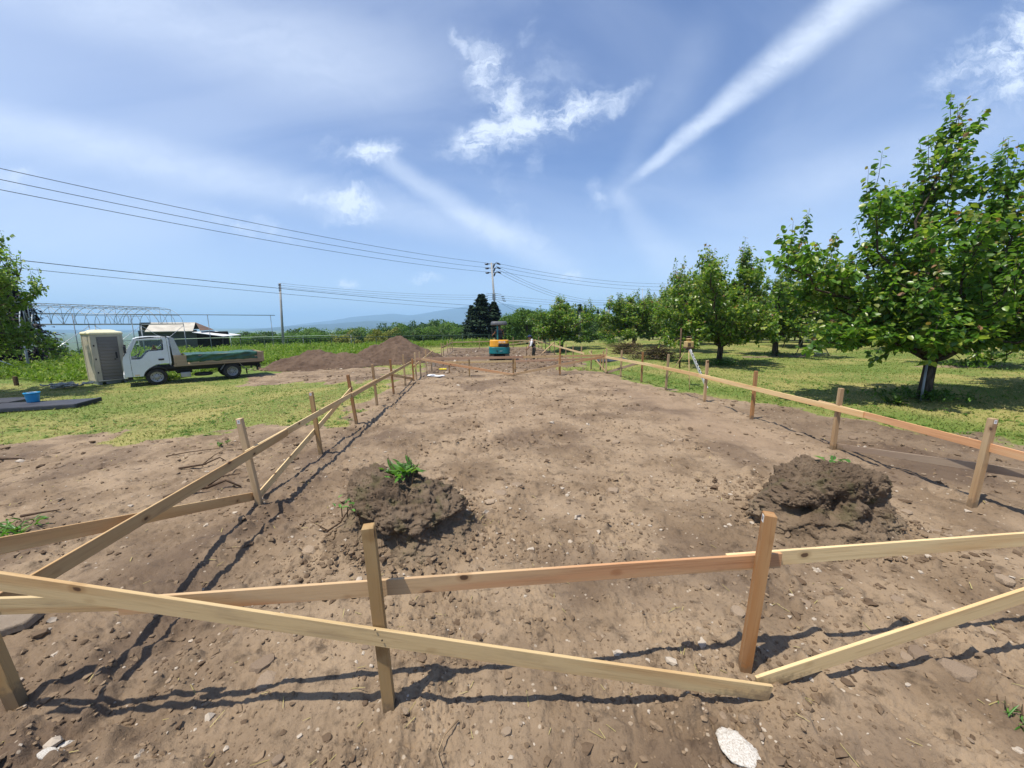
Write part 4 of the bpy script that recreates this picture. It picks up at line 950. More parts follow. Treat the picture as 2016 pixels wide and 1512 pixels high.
def root_block(name, label, loc, rx, ry, H_, seed, under, rz=0., steep=False):
    """block of earth left standing round an old stump: spreading skirt, undercut flank, overhanging turf lip"""
    na, nr = 230, 120
    prof = [(1.75, -.10), (1.50, .0), (1.32, .10), (1.16, .24), (1.02, .40), (.98, .55), (1.0, .68), (1.0, .80), (.95, .90), (.84, .98), (.62, 1.05), (.35, 1.09), (.12, 1.10), (.01, 1.10)]
    if steep: prof = [(1.75, -.10), (1.52, .0), (1.42, .12), (1.31, .28), (1.21, .42), (1.13, .55), (1.07, .68), (1.02, .80), (.95, .90), (.84, .98), (.62, 1.05), (.35, 1.09), (.12, 1.10), (.01, 1.10)]
    t = np.linspace(0, 1, nr); tt = np.linspace(0, 1, len(prof)); pr = np.interp(t, tt, [p[0] for p in prof]); pz = np.interp(t, tt, [p[1] for p in prof])
    a = np.linspace(0, 2*np.pi, na, endpoint=False); A, Rr = np.meshgrid(a, pr); _, Z = np.meshgrid(a, pz); _, T_ = np.meshgrid(a, t)
    lob = 1+.13*np.sin(A*2+seed)+.09*np.sin(A*3+seed*2.3)+.06*np.sin(A*5+seed*.7)
    cut = np.zeros_like(A)
    for ca, wd, dep in under:
        dd = np.abs((A-ca+np.pi) % (2*np.pi)-np.pi); cut = cut+dep*np.exp(-(dd/wd)**2)
    band = np.exp(-((T_-.36-.05*np.sin(A*3+seed))/.085)**2)
    Rr = Rr*(1-cut*band)
    Rr = Rr*(1+(lob-1)*ss(.05, .3, T_)); px, py = np.cos(A)*Rr*rx, np.sin(A)*Rr*ry; pzz = Z*H_*(1+ss(.2, .6, T_)*(.20*np.sin(px/rx*1.7+seed)+.14*np.cos(py/ry*2.3+seed*1.9)))
    P3 = np.stack([px, py, pzz], -1).reshape(-1, 3); out_ = np.empty_like(P3)
    cen = np.array([0, 0, H_*.45]); sd = Vector((seed*3.1, seed*1.7, 0))
    for i, p in enumerate(P3):
        v = Vector(p); n1 = mnoise.fractal((v*4.2+sd), .9, 2.1, 4); n2 = mnoise.fractal(v*15+sd, .8, 2.2, 4); c = mnoise.cell_vector(v*9+sd)
        d = p-cen; d = d/(np.linalg.norm(d)+1e-6)
        cr = abs(mnoise.noise(v*6.5+sd*2)); groove = max(0, .10-cr)*.22
        amp = .55+.45*min(1, max(0, p[2]/(.1)))
        lump = max(0, mnoise.noise(v*11+sd))*.035; out_[i] = p+d*(.055*n1+.036*n2+.020*(c[0]-.5)+lump-groove)*amp
    V = out_; i = np.arange(nr-1)[:, None]*na; j = np.arange(na)[None]; j2 = (j+1) % na
    F = np.stack([i+j, i+j2, i+na+j2, i+na+j], -1).reshape(-1, 4)
    me = np_mesh(name, V, F, M_block, True); attr(me, 'fringe', (1-ss(.16, .40, T_)).ravel())
    o = tag(link(name, me, None, loc, (0, 0, rz)), label, 'earth block')
    # loose crumbs sitting all over it
    rs = np.random.RandomState(seed); ti = rs.randint(na*14, len(V)-na*3, 2600); Vi, Fi = ico(1); s = np.exp(rs.uniform(np.log(.0035), np.log(.013), len(ti)))
    jt = Vi[None]*(1+.25*rs.randn(len(ti), len(Vi), 1))*np.array([1, 1, .75])*s[:, None, None]+V[ti][:, None, :]
    cm_ = np_mesh('crumbs', jt.reshape(-1, 3), (Fi[None]+(np.arange(len(ti))*len(Vi))[:, None, None]).reshape(-1, 3), M_block, False); tag(link('crumbs', cm_, o), kind='stuff')
    return o
def on_top(o, x, y):
    bpy.context.view_layer.update(); inv = o.matrix_world.inverted(); ok, p, n, i = o.ray_cast(inv @ Vector((x, y, 3)), inv.to_3x3() @ Vector((0, 0, -1)))
    return (o.matrix_world @ p).z if ok else G(x, y)
B1, B2 = (-.75, 3.60), (3.47, 3.38)
rb1 = root_block('earth_block', 'undug earth block with an overhanging lip and a leafy weed on top', (*B1, G(*B1)-.02), .52, .45, .43, 3, [(4.25, .50, .38), (5.6, .26, .38), (3.4, .22, .22)])
rb2 = root_block('earth_block', 'crumbling undug earth block with dark hollows near the right fence', (*B2, G(*B2)-.02), .47, .41, .46, 8, [(3.3, .20, .34), (3.95, .17, .36), (4.8, .14, .22), (5.4, .16, .20)], .3, True)
bpy.context.view_layer.update()
def roots(n, cx, cy, rx, z0, seed):
    rng = random.Random(seed)
    for k in range(n):
        a = rng.uniform(3.5, 6.0); p = Vector((cx+math.cos(a)*rx, cy+math.sin(a)*rx*.9, z0+rng.uniform(-.05, .08))); pts = [p]
        for j in range(4): p = p+Vector((math.cos(a)*.012+rng.gauss(0, .014), math.sin(a)*.012+rng.gauss(0, .014), -rng.uniform(.02, .045))); pts.append(p)
        c = pts[0].copy(); mb = MB(); mb.tube([q-c for q in pts], [.0035, .003, .0025, .002, .001], 4, False); yield mb, c
for blk, args in ((rb1, (9, *B1, .50, .24, 4)), (rb2, (6, *B2, .52, .28, 5))):
    for mb, c in roots(*args):
        o = mb.build('hanging_root', P['barkred'], blk, True); o.location = blk.matrix_world.inverted() @ c
# nail heads where rails and braces cross the near stakes
for i, (x, y, z, dy) in enumerate([(-.47, 1.8305, .50, 0), (-.53, 1.7245, .53, 0), (-.50, 1.7225, .47, 0), (1.44, 1.632, .075, 0), (1.50, 1.628, .09, 0), (1.53, 1.690, .085, 0)]):
    MB().lathe([(.0042, -.002), (.0042, .0012), (.001, .0016)], 8, Matrix.Rotation(rad(90), 4, 'X')).build('nail', P['chassis'], fr, loc=(x, y-1.8, z))
# ------------------------------------------------------------------ tipper truck
def RXm(a): return Matrix.Rotation(a, 4, 'X')
def panel(name, outer, holes, yf, th, mat, parent, bevel=.006, smooth=False):
    """sheet in the x,z plane with openings; yf(x,z) gives its y, th its thickness"""
    bm = bmesh.new(); es = []
    for loop in [outer]+holes:
        vs = [bm.verts.new((x, yf(x, z), z)) for x, z in loop]
        es += [bm.edges.new((vs[i], vs[(i+1) % len(vs)])) for i in range(len(vs))]
    bmesh.ops.triangle_fill(bm, use_beauty=True, use_dissolve=False, edges=es)
    bmesh.ops.recalc_face_normals(bm, faces=bm.faces)
    me = bpy.data.meshes.new(name); bm.to_mesh(me); bm.free(); me.materials.append(mat)
    o = link(name, me, parent); s = o.modifiers.new('thickness', 'SOLIDIFY'); s.thickness = th; s.offset = 0
    if bevel: b = o.modifiers.new('bevel', 'BEVEL'); b.width = bevel; b.segments = 2; b.limit_method = 'ANGLE'; b.angle_limit = rad(50)
    return o
TR = thing('tipper_truck', (-12.89, 16.61, -.3), 'white cab flatbed tipper truck parked on the grass beside the portable toilet', 'truck', None, math.atan2(-.6363, -.7715))
WT = 1.66
def wheel(x, y, dual=False, far=False):
    sg = -1 if far else 1; Mx = Matrix.Translation((x, y, .33)) @ RXm(rad(90)*(1 if far else -1)*-1)
    ty = MB(); w = .19
    prof = [(.205, .0), (.225, .012), (.30, .006), (.322, .02), (.331, .05), (.331, w-.05), (.322, w-.02), (.30, w-.006), (.225, w-.012), (.205, w)]
    Mw = Matrix.Translation((x, y-sg*w, .33)) @ RXm(rad(-90)*sg)
    vs = MB(); n = 30
    pts = [[Mw @ Vector((r*math.cos(6.2832*k/n), r*math.sin(6.2832*k/n), z)) for k in range(n)] for r, z in prof]
    ty.add([p for ring in pts for p in ring], [(i*n+k, i*n+(k+1) % n, (i+1)*n+(k+1) % n, (i+1)*n+k) for i in range(len(prof)-1) for k in range(n)]+[((len(prof)-1)*n+k, (len(prof)-1)*n+(k+1) % n, (k+1) % n, k) for k in range(n)])
    for k in range(36):
        a = 6.2832*k/36
        for zz in (.055, .115): ty.box(Mw @ Vector((.332*math.cos(a), .332*math.sin(a), zz+.01)), (.016, .016, .016))
    wo = bpy.data.objects.new('wheel', None); COL.objects.link(wo); wo.parent = TR
    ty.build('tyre', P['rubber'], wo, True)
    rm = MB(); rp = [(.0, w-.03), (.06, w-.02), (.075, w-.045), (.12, w-.06), (.165, w-.055), (.188, w-.018), (.208, w-.008), (.21, w-.03), (.20, .01), (.0, .01)] if not dual else [(.0, .05), (.07, .05), (.085, .02), (.12, .03), (.165, .06), (.185, w-.02), (.208, w-.006), (.21, w-.03), (.20, .01), (0, .01)]
    rm.lathe([(max(r, .001), z) for r, z in rp], 28, Mw); rm.build('rim', P['rim'], wo, True)
    nb = MB()
    for k in range(6):
        a = 6.2832*k/6; nb.lathe([(.014, .0), (.014, .02), (.008, .026)], 8, Mw @ Matrix.Translation((.098*math.cos(a), .098*math.sin(a), (w-.055) if not dual else .028)))
    for k in range(6):
        a = 6.2832*(k+.5)/6; nb.lathe([(.020, .0), (.020, .006)], 8, Mw @ Matrix.Translation((.145*math.cos(a), .145*math.sin(a), (w-.058) if not dual else .045)))
    nb.build('wheel_nuts', P['chassis'], wo)
for far in (False, True):
    yy = 0.0 if not far else -WT+.02
    wheel(0, yy, False, far); wheel(-2.51, yy, True, far); wheel(-2.51, yy-.215 if not far else yy+.215, False, far)
def ysd(x, z): return .03-max(0, z-1.05)*.075
def yfar(x, z): return -WT+.01+max(0, z-1.05)*.075
door_o = [(.68, .40), (.69, .80), (.69, 1.25), (.50, 1.845), (-.39, 1.90), (-.43, 1.86), (-.44, .84), (-.30, .86), (-.02, .83), (.20, .70), (.34, .50), (.38, .40)]
win = [(.655, 1.08), (.43, 1.07), (.36, 1.10), (.20, 1.31), (.13, 1.365), (-.28, 1.39), (-.31, 1.42), (-.32, 1.80), (-.29, 1.83), (.44, 1.80), (.655, 1.30)]
front_o = [(.90, .44), (.915, .60), (.91, 1.0), (.86, 1.24), (.52, 1.86), (.508, 1.853), (.70, 1.25), (.70, .80), (.69, .40), (.84, .40)]
rear_o = [(-.45, .84), (-.44, 1.868), (-.47, 1.87), (-.50, 1.80), (-.50, .84)]
for far in (False, True):
    f = yfar if far else ysd
    d = panel('door', door_o, [win], f, .04, P['white'], TR)
    panel('window', win, [], f, .006, P['glass'], d, 0)
    if not far:
        MB().box((-.20, .062, 1.03), (.17, .02, .07)).build('door_handle', P['black'], d, bevel=.008)
        MB().box((.56, .055, .455), (.14, .012, .055)).build('side_marker', P['amber'], d, bevel=.006)
    fr_ = panel('cab_corner', front_o, [], f, .04, P['white'], TR)
    panel('cab_corner', rear_o, [], f, .04, P['white'], TR)
cb = MB()
def cross_strip(pts, y0=.01, y1=-WT+.03, taper=True):
    n = len(pts); vs = []
    for x, z in pts:
        t = max(0, z-1.05)*.075; vs += [(x, y0-t, z), (x, y1+t, z)]
    return vs, [(2*i, 2*i+1, 2*i+3, 2*i+2) for i in range(n-1)]
v, f_ = cross_strip([(.53, 1.86), (.40, 1.915), (.10, 1.945), (-.30, 1.94), (-.46, 1.90), (-.48, 1.84), (-.40, 1.86), (.10, 1.90), (.46, 1.85), (.53, 1.86)]); cb.add(v, f_)
v, f_ = cross_strip([(.915, .55), (.91, 1.0), (.86, 1.22), (.83, 1.22), (.86, .98), (.87, .55), (.915, .55)]); cb.add(v, f_)
o = cb.build('cab_shell', P['white'], TR, False, .01)
bk = MB(); bk.box((-.47, -WT/2, 1.02), (.03, WT-.06, .5)).box((-.47, -WT/2, 1.80), (.03, WT-.16, .14)).box((-.47, -.16, 1.5), (.03, .25, .5)).box((-.47, -WT+.16, 1.5), (.03, .25, .5)); bk.build('cab_back', P['white'], TR)
ws = MB(); v, f_ = cross_strip([(.86, 1.225), (.525, 1.855)], -.03, -WT+.07); ws.add(v, f_); ws.build('windscreen', P['glass'], TR)
dk = MB(); dk.box((.62, -WT/2, 1.02), (.30, WT-.12, .20)).box((.3, -WT/2, .66), (1.1, WT-.12, .05)); dk.build('dashboard', P['black'], TR, bevel=.02)
for y in (-.42, -1.2):
    st = MB(); st.box((-.10, y, .98), (.42, .46, .12)); st.box((-.36, y, 1.30), (.12, .46, .62), Matrix.Rotation(rad(-8), 4, 'Y')); st.build('seat', P['darkcloth'], TR, bevel=.03)
sw = MB(); cw = Vector((.40, -1.22, 1.25)); pts = [cw+Vector((.06*math.sin(a)*-1, .19*math.cos(a), .17*math.sin(a))) for a in np.linspace(0, 2*math.pi, 18)]; sw.tube(pts, .013, 6, False); sw.tube([cw, (.6, -1.22, 1.08)], .02, 6); sw.build('steering_wheel', P['black'], TR, True)
ar = MB()
for sgn in (1, -1):
    y0 = .055 if sgn == 1 else -WT-.02; arc = [(.41*math.cos(a)-.02, .34+.41*math.sin(a)) for a in np.linspace(.15, 2.75, 14)]
    ar.prism(arc+[(x*.92, .34+(z-.34)*.90) for x, z in reversed(arc)], y0, y0-.12*sgn)
ar.build('wheel_arch', P['black'], TR, False, .006)
MB().box((.885, -WT/2, .44), (.12, WT+.02, .20)).build('front_bumper', P['white'], TR, bevel=.03)
MB().box((.80, -WT/2, .31), (.22, WT-.1, .10)).build('bumper_skirt', P['black'], TR, bevel=.02)
for y in (.035, -WT-.015): MB().box((.82, y-.02 if y > 0 else y+.02, .655), (.13, .05, .18)).build('headlight', P['lamp'], TR, bevel=.02)
for y, s_ in ((.22, 1), (-WT-.19, -1)):
    mr = MB(); mr.box((.80, y, 1.47), (.07, .15, .26)); mr.tube([(.80, y, 1.34), (.86, y-.16*s_, 1.22)], .012, 6); mr.build('mirror', P['black'], TR, bevel=.02)
ch = MB(); 
for y in (-.42, -1.22): ch.box((-1.55, y, .58), (4.2, .10, .17))
ch.box((-2.51, -WT/2, .33), (.12, 1.2, .12)).box((0, -WT/2, .33), (.10, 1.2, .10)).box((-3.0, -.83, .55), (.1, .9, .12)).box((-.9, -.83, .5), (.5, .9, .25)); ch.box((-1.9, -WT/2, .67), (3.6, WT-.2, .08))
ch.build('chassis', P['chassis'], TR)
MB().box((-.90, -.12, .335), (.32, .26, .20)).build('battery_box', P['rim'], TR, bevel=.02)
sp = MB(); sp.lathe([(.10, 0), (.30, .02), (.33, .07), (.30, .14), (.10, .16)], 26, Matrix.Translation((-1.52, -.42, .20))); sp.build('spare_wheel', P['rubber'], TR, True)
lt = MB(); lt.box((-3.58, -WT/2, .48), (.06, WT-.1, .14)).box((-3.50, -.2, .40), (.04, .25, .22)).box((-3.50, -WT+.2, .40), (.04, .25, .22)); lt.build('tail_bumper', P['chassis'], TR)
for y in (-.15, -WT+.17):
    a1, a2 = MB(), MB(); a1.beam((-2.10, y, .42), (-2.27, y, .68), .26, .012); a1.build('mudguard', P['rim'], TR); a2.beam((-2.80, y, .68), (-3.02, y, .40), .26, .012); a2.build('mudguard', P['rim'], TR)
    MB().box((-3.06, y, .28), (.012, .26, .24)).build('mud_flap', P['rubber'], TR)
# load bed: boarded floor, side gates, head and tail boards
MB().box((-2.15, -WT/2, .745), (3.16, WT+.06, .045)).build('bed_floor', WOOD['bed'], TR, bevel=.006)
for y in (.045, -WT-.025):
    MB().box((-2.36, y, .965), (2.60, .04, .37)).build('side_gate', WOOD['bed'], TR, bevel=.008)
    MB().box((-.80, y, .935), (.44, .045, .43)).build('side_gate', WOOD['bed'], TR, bevel=.008)
    MB().box((-3.71, y, .955), (.10, .055, .43)).build('corner_post', WOOD['bed'], TR, bevel=.008)
    MB().box((-2.15, y+.006, .735), (3.2, .05, .07)).build('side_rail', P['bed'] if 'bed' in P else WOOD['bed'], TR, bevel=.006)
MB().box((-3.735, -WT/2, .965), (.04, WT, .37)).build('tail_gate', WOOD['bed'], TR, bevel=.008)
MB().box((-.60, -WT/2, 1.10), (.04, WT, .72)).build('head_board', P['rim'], TR, bevel=.008)
for y in (.0, -WT+.03): panel('head_guard', [(-.54, 1.93), (-.66, 1.86), (-.84, 1.16), (-.56, 1.16)], [], lambda x, z, y=y: y, .03, P['steel'], TR, .006)
hb = MB(); hb.tube([(-.56, .0, 1.90), (-.56, -WT+.03, 1.90)], .025, 8); hb.tube([(-.56, .0, 1.52), (-.56, -WT+.03, 1.52)], .02, 8); hb.build('guard_bar', P['steel'], TR, True)
# tarpaulin over the load, hanging over the near gate
def tarp_():
    n, m_ = 70, 44; u = np.linspace(0, 1, n); w = np.linspace(0, 1, m_); U, Wd = np.meshgrid(u, w)
    s = -.98-2.52*U; y = np.where(Wd < .24, .085, .085-(Wd-.24)/.76*(WT+.05)); top = 1.160+.010*np.sin(U*9)
    z = np.where(Wd < .24, .86+(top-.86)*Wd/.24, top+.015*np.sin((Wd-.24)/.76*3.1)+.028*fbm(s*1.5, y*1.5, 1.6, 4, 40))
    y = y+np.where(Wd < .24, .018*fbm(s*2, z*9, 1.3, 4, 44)+.012*np.sin(s*7+z*30), 0); z = z+np.where(Wd < .02, .05*fbm(s, s*0, 2.2, 3, 48), 0)
    V = np.stack([s.ravel(), y.ravel(), z.ravel()], -1); i = np.arange(m_-1)[:, None]*n; j = np.arange(n-1)[None]
    F = np.stack([i+j, i+j+1, i+n+j+1, i+n+j], -1).reshape(-1, 4)
    o = link('tarpaulin', np_mesh('tarpaulin', V, F, P['tarp']), None, TR.location, TR.rotation_euler)
    sm = o.modifiers.new('thickness', 'SOLIDIFY'); sm.thickness = .006
    return tag(o, 'crumpled green tarpaulin spread over the truck bed', 'tarpaulin')
tarp_()
bpy.context.view_layer.update()
ws_ = thing('warning_sign', TR.matrix_world @ Vector((-.08, -1.30, 1.36)), 'small orange triangular warning sign seen through the truck cab window', 'sign', None, TR.rotation_euler.z)
MB().prism([(-.11, 0), (.11, 0), (.015, .22), (-.015, .22)], -.008, .008).build('sign_plate', P['orange'], ws_, bevel=.006)
MB().box((0, .010, .125), (.022, .006, .07)).box((0, .010, .055), (.10, .006, .022)).build('sign_mark', P['black'], ws_)
def leafy(name, loc, label, cat, n, L, mat, seed, spread=.1, upr=.9, wd=.45, stems=0, group=None, hi=True):
    rng = random.Random(seed); LPs = []; mb = MB()
    for k in range(n):
        a = rng.random()*6.283; el = rng.uniform(.2, 1.3)*upr; l = L*rng.uniform(.5, 1.1); ax_ = Vector((math.cos(a)*math.cos(el), math.sin(a)*math.cos(el), math.sin(el)))
        p = Vector((rng.gauss(0, spread), rng.gauss(0, spread), rng.uniform(0, .25)*L)); nr = Vector((-math.cos(a)*math.sin(el), -math.sin(a)*math.sin(el), math.cos(el)+.2))
        LPs.append((p, ax_, nr, l, l*wd))
        if stems and k < stems: mb.tube([p-Vector((0, 0, .1)), p+ax_*l*.5, p+ax_*l*1.1], [.006, .004, .002], 4, False)
    V, F = leaves(*[[l[i] for l in LPs] for i in range(5)], hi=hi, droop=.28)
    o = thing(name, loc, label, cat, group) if stems else None
    me = np_mesh('leaves', V, F, LEAF[mat])
    if stems: link('leaves', me, o); mb.build('stem', P['barkred'], o); return o
    return tag(link(name, me, None, loc), label, cat, group)

# ------------------------------------------------------------------ portable toilet
TO = thing('portable_toilet', (-15.45, 17.01, -.3), 'beige portable toilet with cream domed roof and grey-brown louvred door', 'toilet', None, math.atan2(.83, .555))
DW, DS = .90, .98
bs = MB(); bs.box((DW/2, DS/2, .11), (DW+.02, DS+.02, .05)); 
for x in (.06, DW-.06): bs.box((x, DS/2, .04), (.1, DS, .10))
bs.box((DW/2, .01, .05), (DW*.5, .03, .09)); bs.build('base_skid', P['steeldull'], TO, bevel=.01)
MB().box((DW/2, -.06, .16), (DW, .10, .025)).build('step', P['alu'], TO, bevel=.006)
for (c, d) in (((DW/2, DS, 1.09), (DW, .04, 1.92)), ((0.0, DS/2, 1.09), (.04, DS, 1.92)), ((DW, DS/2, 1.09), (.04, DS, 1.92))):
    MB().box(c, d).build('wall_panel', P['beige'], TO, bevel=.012)
for c in ((.0, .0, 1.09), (DW, 0, 1.09), (0, DS, 1.09), (DW, DS, 1.09)): MB().box(c, (.075, .075, 1.93)).build('corner_post', P['beige'], TO, bevel=.015)
MB().box((DW/2, 0, 2.00), (DW-.07, .05, .10)).build('door_lintel', P['beige'], TO, bevel=.008)
for x in (.085, DW-.085): MB().box((x, -.002, 1.04), (.10, .05, 1.82)).build('door_jamb', P['beige'], TO, bevel=.008)
dr = MB(); dr.box((DW/2, -.004, 1.04), (DW-.275, .03, 1.81)); door = dr.build('door', P['doorgrey'], TO, bevel=.006)
for k in range(13): MB().box((DW/2, -.026, .235+k*.132), (DW-.34, .022, .092)).build('louvre', P['doorgrey'], door, bevel=.010)
hd = MB(); hd.box((DW-.24, -.05, 1.18), (.05, .035, .26)); hd.box((DW-.30, -.045, 1.02), (.05, .03, .05)); hd.build('door_handle', P['black'], door, bevel=.012)
for z in (.5, 1.05, 1.6): MB().box((.035, -.045, z), (.04, .02, .07)).build('hinge', P['chassis'], door)
rf_ = MB()
def rrect(e, z): return [(x, y, z) for x, y in ((-.05-e, -.05-e), (DW+.05+e, -.05-e), (DW+.05+e, DS+.05+e), (-.05-e, DS+.05+e))]
lv = [rrect(0, 2.04), rrect(.012, 2.10), rrect(-.02, 2.145), rrect(-.13, 2.17), rrect(-.19, 2.215), rrect(-.30, 2.235)]
rf_.add([p for l in lv for p in l], [(i*4+k, i*4+(k+1) % 4, i*4+4+(k+1) % 4, i*4+4+k) for i in range(5) for k in range(4)]+[(3, 2, 1, 0), (20, 21, 22, 23)])
rf_.build('roof', P['cream'], TO, bevel=.02, seg=3)

# ------------------------------------------------------------------ mini excavator
EX = thing('mini_excavator', (1.36, 23.75, -.26), 'small yellow and teal excavator with grey canopy, seen from behind', 'excavator', None, rad(-2))
def stadium(L, h, n=8):
    r = h/2; return [(L/2-r+r*math.cos(a), r+r*math.sin(a)) for a in np.linspace(-math.pi/2, math.pi/2, n)]+[(-L/2+r+r*math.cos(a), r+r*math.sin(a)) for a in np.linspace(math.pi/2, 1.5*math.pi, n)]
for sx in (-.47, .47):
    tm = MB(); tm.prism(stadium(1.65, .40), sx-.13, sx+.13, lambda x, y, z: (y, x+.35, z)); tk = tm.build('track', P['track'], EX, False, .02)
    lg = MB()
    for k in range(13): lg.box((sx, -.40+k*.125, .405), (.27, .05, .025))
    for a in np.linspace(math.pi/2, 1.5*math.pi, 6): lg.box((sx, .35-.825+.2+.21*math.cos(a), .2+.21*math.sin(a)), (.27, .045, .045))
    lg.build('track_lugs', P['track'], tk)
    ro = MB()
    for y in (-.27, .1, .4, .7, .97): ro.lathe([(.12, -.02), (.12, .02)], 12, Matrix.Translation((sx+(.14 if sx > 0 else -.14), y, .2)) @ Matrix.Rotation(rad(90), 4, 'Y'))
    ro.build('track_roller', P['chassis'], tk)
MB().box((0, .35, .28), (.72, .8, .22)).lathe([(.30, .36), (.30, .46)], 20, Matrix.Translation((0, .35, 0))).build('undercarriage', P['chassis'], EX)
def plan(name, z0, z1, w, yb, yf_, mat, par, top=1.0, bev=.03, bulge=.30, z2=None):
    pts = []
    for a in np.linspace(math.pi, 2*math.pi, 18): pts.append((w/2*math.copysign(abs(math.cos(a))**.55, math.cos(a)), yb+bulge+bulge*math.sin(a)))
    pts += [(w/2, yf_), (-w/2, yf_)]; n = len(pts); mb = MB(); cy_ = (yb+yf_)/2
    vs = [(x, y, z0) for x, y in pts]+[(x*top, cy_+(y-cy_)*top, z1 if z2 is None else z1+(z2-z1)*((x/w)+.5)) for x, y in pts]
    mb.add(vs, [tuple(reversed(range(n))), tuple(range(n, 2*n))]+[(i, (i+1) % n, (i+1) % n+n, i+n) for i in range(n)])
    return mb.build(name, mat, par, True if False else False, bev, seg=3)
cwt = plan('counterweight', .46, .86, 1.30, -.42, 1.0, P['teal'], EX, .985)
plan('deck', .43, .50, 1.10, -.30, 1.1, P['chassis'], EX)
hood = plan('engine_hood', .862, 1.29, 1.22, -.37, .50, P['orange'], EX, .94, .05)
gr_ = plan('engine_grille', .885, 1.08, .80, -.392, .2, P['black'], EX, .99, .02); gr_.location.x = .20
for k in range(4): MB().box((.20, -.385, .915+k*.042), (.60, .025, .016)).build('grille_bar', P['chassis'], gr_).location.x = -.20
def strokes(name, mat, par, segs, w=.012, off=-.43):
    mb = MB()
    for (x0, z0, x1, z1) in segs: mb.beam((x0, off, z0), (x1, off, z1), .006, w, (0, 0, 1) if abs(x1-x0) > abs(z1-z0) else (1, 0, 0))
    return mb.build(name, mat, par)
sg = []
for k in range(4):
    x = -.055+k*.115
    sg += [(x, 1.20, x+.07, 1.20), (x+.035, 1.13, x+.035, 1.235), (x, 1.135, x+.07, 1.135)]+([(x, 1.135, x, 1.20)] if k % 2 else [(x+.07, 1.135, x+.07, 1.225)])+([(x, 1.165, x+.07, 1.165)] if k != 2 else [])
strokes('hood_lettering', P['whiteplastic'], hood, sg, .013, -.375)
strokes('maker_mark', P['whiteplastic'], cwt, [(.02, .615, .05, .655), (.05, .655, .06, .62), (.06, .62, .09, .645), (.09, .645, .13, .63), (.13, .63, .18, .65)], .012, -.432)
strokes('round_emblem', P['black'], cwt, [(-.20, .62, -.10, .66), (-.20, .66, -.10, .62), (-.15, .60, -.15, .69)], .022, -.432)
st_ = MB(); st_.box((0, .42, 1.36), (.46, .42, .12)); st_.box((0, .22, 1.55), (.44, .09, .30)); st_.build('seat', P['black'], EX, bevel=.04)
for sx in (-.50, -.14): pass
ps = MB(); ps.box((-.10, -.02, 1.78), (.10, .07, 1.02)); ps.build('canopy_post', P['teal'], EX, bevel=.015)
for sx in (-.42, .40): MB().tube([(sx, .80, 1.0), (sx, .85, 2.2)], .025, 8).build('canopy_post', P['chassis'], EX, True)
cn = plan('canopy_roof', 2.17, 2.42, 1.06, -.22, .95, P['canopy'], EX, .90, .09); 
for sx in (-.42, .34): MB().tube([(sx, .85, 1.05), (sx, .80, 1.42), (sx-.02, .74, 1.50)], .018, 6).build('control_lever', P['black'], EX, True)
MB().box((.05, .75, .75), (1.05, .7, .42)).build('front_deck', P['teal'], EX, bevel=.03)
bo = MB(); bo.prism([(1.0, .62), (1.0, .95), (2.0, 1.42), (2.7, 1.05), (2.65, .88), (2.0, 1.16)], .02, .20, lambda x, y, z: (y, x, z)); bo.build('boom', P['orange'], EX, bevel=.02)
am = MB(); am.prism([(2.55, 1.15), (2.78, 1.15), (2.62, .02), (2.48, .02)], .04, .18, lambda x, y, z: (y, x, z)); am.build('dipper_arm', P['orange'], EX, bevel=.015)
bu = MB(); bu.prism([(2.70, .15), (2.42, .10), (2.20, -.10), (2.25, -.32), (2.45, -.36), (2.66, -.2)], -.12, .34, lambda x, y, z: (y, x, z)); bu.build('bucket', P['chassis'], EX, bevel=.02)
MB().box((0, 1.35, .22), (1.25, .05, .32)).box((-.3, 1.0, .25), (.07, .7, .08)).box((.3, 1.0, .25), (.07, .7, .08)).build('dozer_blade', P['teal'], EX, bevel=.01)

